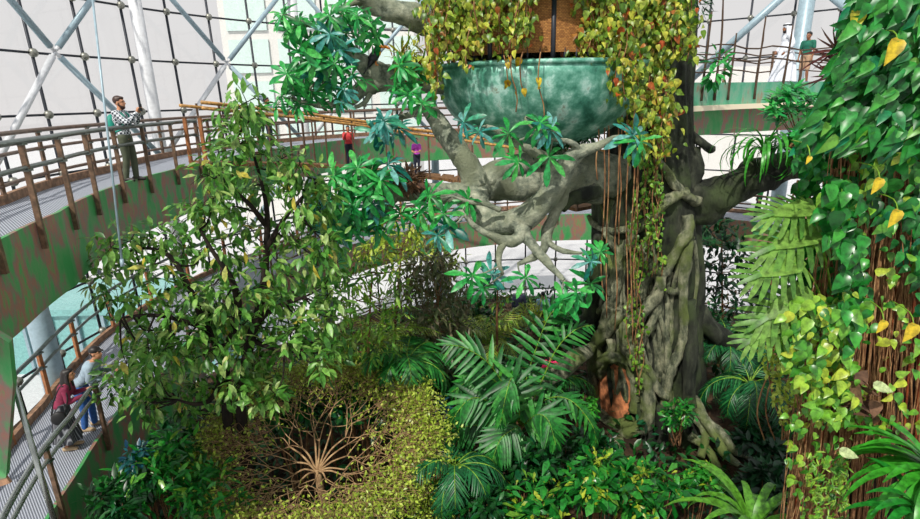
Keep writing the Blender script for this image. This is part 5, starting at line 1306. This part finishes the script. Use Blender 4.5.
# yellow leaves, single and striking
for px, py, s_, lab in ((838, 0, .3, 0),) and [(898, 42, .2, 'large yellow leaf with torn edge in the upper right vine'), (880, 180, .14, 'yellow leaf above the bare brown roots'), (898, 212, .16, 'bright golden crumpled leaf on the brown roots at right'), (914, 326, .19, 'large golden yellow leaf at the right edge in the middle'), (884, 322, .13, 'yellow-green fading leaf beside the right root curtain'), (810, 157, .07, 'small orange fruit-like leaf at the end of the right limb')]:
    p = at(px, py, YV-.55); t = thing('yellow_leaf', lab, 'leaf', p)
    m = MB(); leaves(m, T_HEART, [list(p)], [(-.4, -.2, -.8)], [(-.2, -1, .4)], s_, .85); m.build('blade', 'leaf_golden', t)
    m = MB(); tube(m, [p, p+Vector((.03, .12, .1)), p+Vector((.05, .4, .12))], .006, 5, 3); m.build('stalk', 'leaf_lime', t)
for px, py, lab in ((876, 386, 'pale cream spathe leaf beside the dried leaves on the root curtain'), (842, 452, 'pale greenish-white spathe leaf left of the bottom right fern')):
    p = at(px, py, YV-.5); t = thing('pale_leaf', lab, 'leaf', p)
    m = MB(); leaves(m, T_HEART, [list(p)], [(.8, -.2, -.15)], [(0, -.8, .7)], .2, .75); m.build('blade', 'leaf_pale', t)
    m = MB(); tube(m, [p, p+Vector((.1, .15, -.12)), p+Vector((.3, .45, -.35))], .007, 5, 3); m.build('stalk', 'leaf_lime', t)
t = thing('dried_leaf_cluster', 'cluster of curled dried brown leaves caught on the roots at right', 'leaves', at(860, 400, YV-.2))
m = MB()
for px, py in ((860, 385), (852, 408), (866, 412), (905, 432), (896, 438), (872, 398), (912, 440)): clump(m, T_HEART, at(px, py, YV-.2), .07, 5, .15, down=.6)
m.build('foliage', 'leaf_dry', t)
# split-leaf philodendron
t = thing('split_leaf_philodendron', 'light green split-leaf plant with big deeply cut leaves right of the trunk', 'plant', at(830, 330, 6.0))
def split_leaf(c, d, up, L, mat, parent, nl=8):
    d = Vector(d).normalized(); up = Vector(up); up = (up-d*up.dot(d)).normalized(); sd_ = d.cross(up); m = MB()
    pos = []; dr = []; sz = []; ups = []
    for k in range(nl):
        u = k/(nl-1); q = Vector(c)+d*L*(.02+.78*u)-up*L*.18*u*u; a = 1.75-1.25*u
        for sg in (1, -1):
            pos.append(list(q)); dr.append(list(sd_*sg*math.sin(a)+d*math.cos(a)-up*.12)); ups.append(list(up)); sz.append(L*(.26+.3*math.sin(PI*(.22+.6*u))))
    pos.append(list(Vector(c)+d*L*.75-up*L*.1)); dr.append(list(d-up*.25)); ups.append(list(up)); sz.append(L*.4)
    leaves(m, template([(0, .1), (.4, .105), (.8, .085), (1, .03)], .05, .3), pos, dr, ups, np.array(sz), 1.0); 
    ctr = []
    leaves(m, template([(-.1, .1), (.2, .3), (.6, .22), (1, .02)], .06, .18), [list(Vector(c))], [list(d)], [list(up)], L*.85, .75)
    o = m.build('leaf', mat, parent); return o
for px, py, d, L in ((818, 232, (-.95, -.3, -.12), .62), (812, 208, (-.95, -.2, .0), .5), (800, 262, (-.95, -.3, -.1), .55), (806, 292, (-.85, -.3, -.35), .6), (788, 318, (-.85, -.3, -.3), .5)):
    c = at(px, py, 5.55+random.uniform(-.15, .1)); split_leaf(c, d, (-.1, -.75, .75), L*1.12, 'leaf_monstera', t)
    m = MB(); e = at(838, 350, 6.0); tube(m, [c, c.lerp(e, .4)+Vector((0, 0, .12)), e], [.01, .012, .014], 5, 4); m.build('leaf_stalk', 'leaf_lime', t)
m = MB(); tube(m, [gpt(845, 519, 6.1), at(838, 350, 6.0), at(836, 300, 6.0)], [.05, .05, .03], 8, 3); m.build('stem', 'bark_brown', t)
# ferns bottom right
strap_plant('nest_fern', 'bright green bird nest fern with wavy strap leaves at the bottom right corner', at(935, 470, 5.0), 34, 1.0, .05, 'leaf_fern', (-.35, 1.0), 1.2, PI*.55, PI*.95, cat='fern', wavy=.14)
strap_plant('nest_fern', 'second green strap-leaved fern below it at the right edge', at(925, 520, 4.7), 24, .8, .05, 'leaf_gloss', (.2, 1.2), 1.3, cat='fern', wavy=.1)
M['leaf_fern_edge'] = leafmat('yellow_edged_fern_leaf', ['2c7a22', '44962c', '6aae34', 'a8b83c', 'b06a2c'], pos=[0, .3, .6, .85, 1])
strap_plant('nest_fern', 'broad strap-leaved fern with yellowish edges at the bottom right of centre', at(752, 528, 7.0), 24, 1.4, .065, 'leaf_fern_edge', (.3, 1.3), 1.4, cat='fern', wavy=.06)
leafwall('lace_fern', 'fine lacy light green fern beside the pale rock at the bottom right', [(810, 450), (850, 460), (850, 519), (815, 519)], 240, T_LAN, .1, 'leaf_lime', YV-.2, (-.4, -.3, -.5), .5, 1., cat='fern', stems=4)
t = thing('rock', 'pale grey wet rock face behind the hanging roots at the bottom right', 'rock', gpt(832, 519, 6.2))
m = MB(); p = at(830, 500, 6.3); ball(m, p+Vector((0, .1, -.5)), (.3, .3, 1.35), 20, 16); rk = m.build('face', 'rock', t)
tx_ = bpy.data.textures.new('rough', 'CLOUDS'); tx_.noise_scale = .25
dm = rk.modifiers.new('d', 'DISPLACE'); dm.texture = tx_; dm.strength = .2; dm.texture_coords = 'GLOBAL'

# --- understorey
rr = lambda a, b: random.uniform(a, b)
def sh(label, px, py, Y, r, mat, leaf, **k):
    c = at(px, py, Y); return shrub('shrub', label, (c.x, c.y, c.z), r, mat, leaf, **k)
sh('dark glossy shrub with yellow new leaf tips at the bottom centre', 600, 482, 8.6, (.85, .8, .6), 'leaf_gloss', .27, nclump=18, nleaf=20, mat2='leaf_new', T=T_OBO, wf=1.2)
sh('glossy green shrub at the bottom right of centre below the trunk roots', 655, 490, 8.7, (.75, .7, .55), 'leaf_gloss', .26, nclump=16, nleaf=20, mat2='leaf_new', T=T_OBO, wf=1.2)
sh('glossy green shrub at the bottom edge under the big palm', 540, 505, 8.2, (.7, .7, .5), 'leaf_gloss', .25, nclump=14, nleaf=20, T=T_OBO, wf=1.2, mat2='leaf_new')
sh('dark leafy shrub at the bottom edge right of the round bush', 480, 508, 8.1, (.6, .6, .5), 'leaf_dark', .2, nclump=12, nleaf=30)
sh('small green shrub growing on the roots right of the clay hollow', 679, 415, 11.2, (.36, .3, .45), 'leaf_gloss', .16, nclump=12, nleaf=22, T=T_OBO, wf=1.2, zb=at(679, 440, 11.3).z)
sh('leafy sprig growing left of the clay hollow', 584, 408, 11.2, (.26, .3, .34), 'leaf_fern', .17, nclump=9, nleaf=18, T=T_OBO, wf=1.2)
sh('big dark glossy shrub at the bottom left beside the lower walkway', 170, 470, 8.4, (.95, .9, .75), 'leaf_gloss', .22, nclump=22, nleaf=38, T=T_LAN, wf=1.4)
sh('dark green shrub at the bottom left in front of the lower walkway girder', 130, 500, 7.7, (.6, .7, .6), 'leaf_dark', .22, nclump=14, nleaf=36, T=T_LAN, wf=1.4)
sh('green leafy shrub between the lower left shrub and the round bush', 215, 490, 8.0, (.6, .6, .55), 'leaf_gloss', .2, nclump=14, nleaf=34, T=T_LAN, wf=1.4)
sh('small plant with blue-green leaves in the lower left shrubs', 138, 458, 8.0, (.22, .2, .28), 'leaf_blue', .14, nclump=7, nleaf=14)
sh('yellow-green bush at the bottom right of the round bush', 432, 504, 8.4, (.42, .5, .42), 'leaf_yellow', .07, nclump=14, nleaf=80, T=T_TINY, wf=1.1, clr=.5)
0 and sh('x', 375, 512, 7.6, (.6, .5, .5), 'leaf_yellow', .07, nclump=18, nleaf=170, T=T_TINY, wf=1.1, clr=.5)
sh('dark teal-leaved shrub left of the big palm', 440, 418, 10.6, (.55, .5, .5), 'leaf_blue', .2, nclump=12, nleaf=32)
sh('shaded dark shrub behind the round bush', 290, 410, 10.4, (.7, .6, .6), 'leaf_dark', .22, nclump=12, nleaf=34)
sh('shaded green shrub behind the round bush to the right', 360, 402, 10.6, (.7, .6, .55), 'leaf_dark', .22, nclump=12, nleaf=34)
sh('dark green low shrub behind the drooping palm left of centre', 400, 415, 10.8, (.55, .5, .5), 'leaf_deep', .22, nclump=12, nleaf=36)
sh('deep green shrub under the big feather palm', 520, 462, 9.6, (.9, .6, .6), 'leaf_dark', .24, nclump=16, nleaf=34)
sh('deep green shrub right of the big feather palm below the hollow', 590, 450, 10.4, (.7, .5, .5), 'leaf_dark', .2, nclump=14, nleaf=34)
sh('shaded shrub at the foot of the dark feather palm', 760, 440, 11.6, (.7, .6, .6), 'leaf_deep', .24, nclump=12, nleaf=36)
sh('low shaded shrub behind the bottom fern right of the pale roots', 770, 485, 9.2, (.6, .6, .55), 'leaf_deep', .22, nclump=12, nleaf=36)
sh('leafy yellow-tipped shrub at the bottom right of the pale roots', 700, 480, 9.0, (.4, .4, .35), 'leaf_fern', .18, nclump=9, nleaf=24, mat2='leaf_new')
sh('dark leafy shrub in front of the far lower walkway left of the trunk', 570, 330, 16, (1.0, .8, .8), 'leaf_dark', .26, nclump=14, nleaf=40)
sh('yellow-leaved bromeliad bed beside the visitor in light blue', 535, 312, 16.8, (.9, .5, .4), 'leaf_new', .3, nclump=8, nleaf=18, T=T_STRAP)
sh('dark green hedge-like shrub left of the visitor in navy', 465, 325, 16.5, (1.1, .8, .9), 'leaf_dark', .26, nclump=16, nleaf=42)
sh('green shrub below the yellow palm tuft', 485, 365, 14, (1.0, .7, .7), 'leaf_dark', .24, nclump=14, nleaf=40)
sh('green shrub under the small yellow-green tree', 395, 345, 14.5, (1.0, .8, .8), 'leaf_lime', .24, nclump=12, nleaf=38)
sh('shaded shrub beneath the thin young tree', 350, 375, 12.5, (.8, .6, .7), 'leaf_dark', .24, nclump=12, nleaf=38)
sh('dark shrub beneath the olive bushy tree', 440, 385, 12.4, (.8, .6, .6), 'leaf_deep', .24, nclump=12, nleaf=38)
sh('fern-green shrub below the pink visitor', 520, 385, 12.9, (.7, .5, .5), 'leaf_fern', .22, nclump=12, nleaf=36)
sh('dark leafy shrub between the lower walkway and the large leafy tree', 190, 440, 9.8, (.8, .6, .6), 'leaf_dark', .24, nclump=12, nleaf=36)
# ground cover nobody could count
fo = MB(); n = 26000
a = rng.random(n)*2*PI; r_ = 15.0*np.sqrt(rng.random(n)); x = C0[0]+r_*np.cos(a); y = C0[1]+r_*np.sin(a)
k = (np.hypot(x-trunk_x(0), y-TY) > 1.9) & (y > 2) & (r_ < 12.5); x, y = x[k], y[k]; n = len(x)
z = np.array([gz(a_, b_) for a_, b_ in zip(x, y)])+rng.random(n)**1.5*.9
leaves(fo, T_ELL, np.stack([x, y, z], 1), rng.normal(size=(n, 3))+[0, 0, .2], rng.normal(size=(n, 3))*.4+[0, 0, 1], .26*(.6+.7*rng.random(n)))
o = fo.build('ground_cover', 'leaf_dark'); tag(o, 'low dark green leafy ground cover over the soil', 'ground cover', kind='stuff')
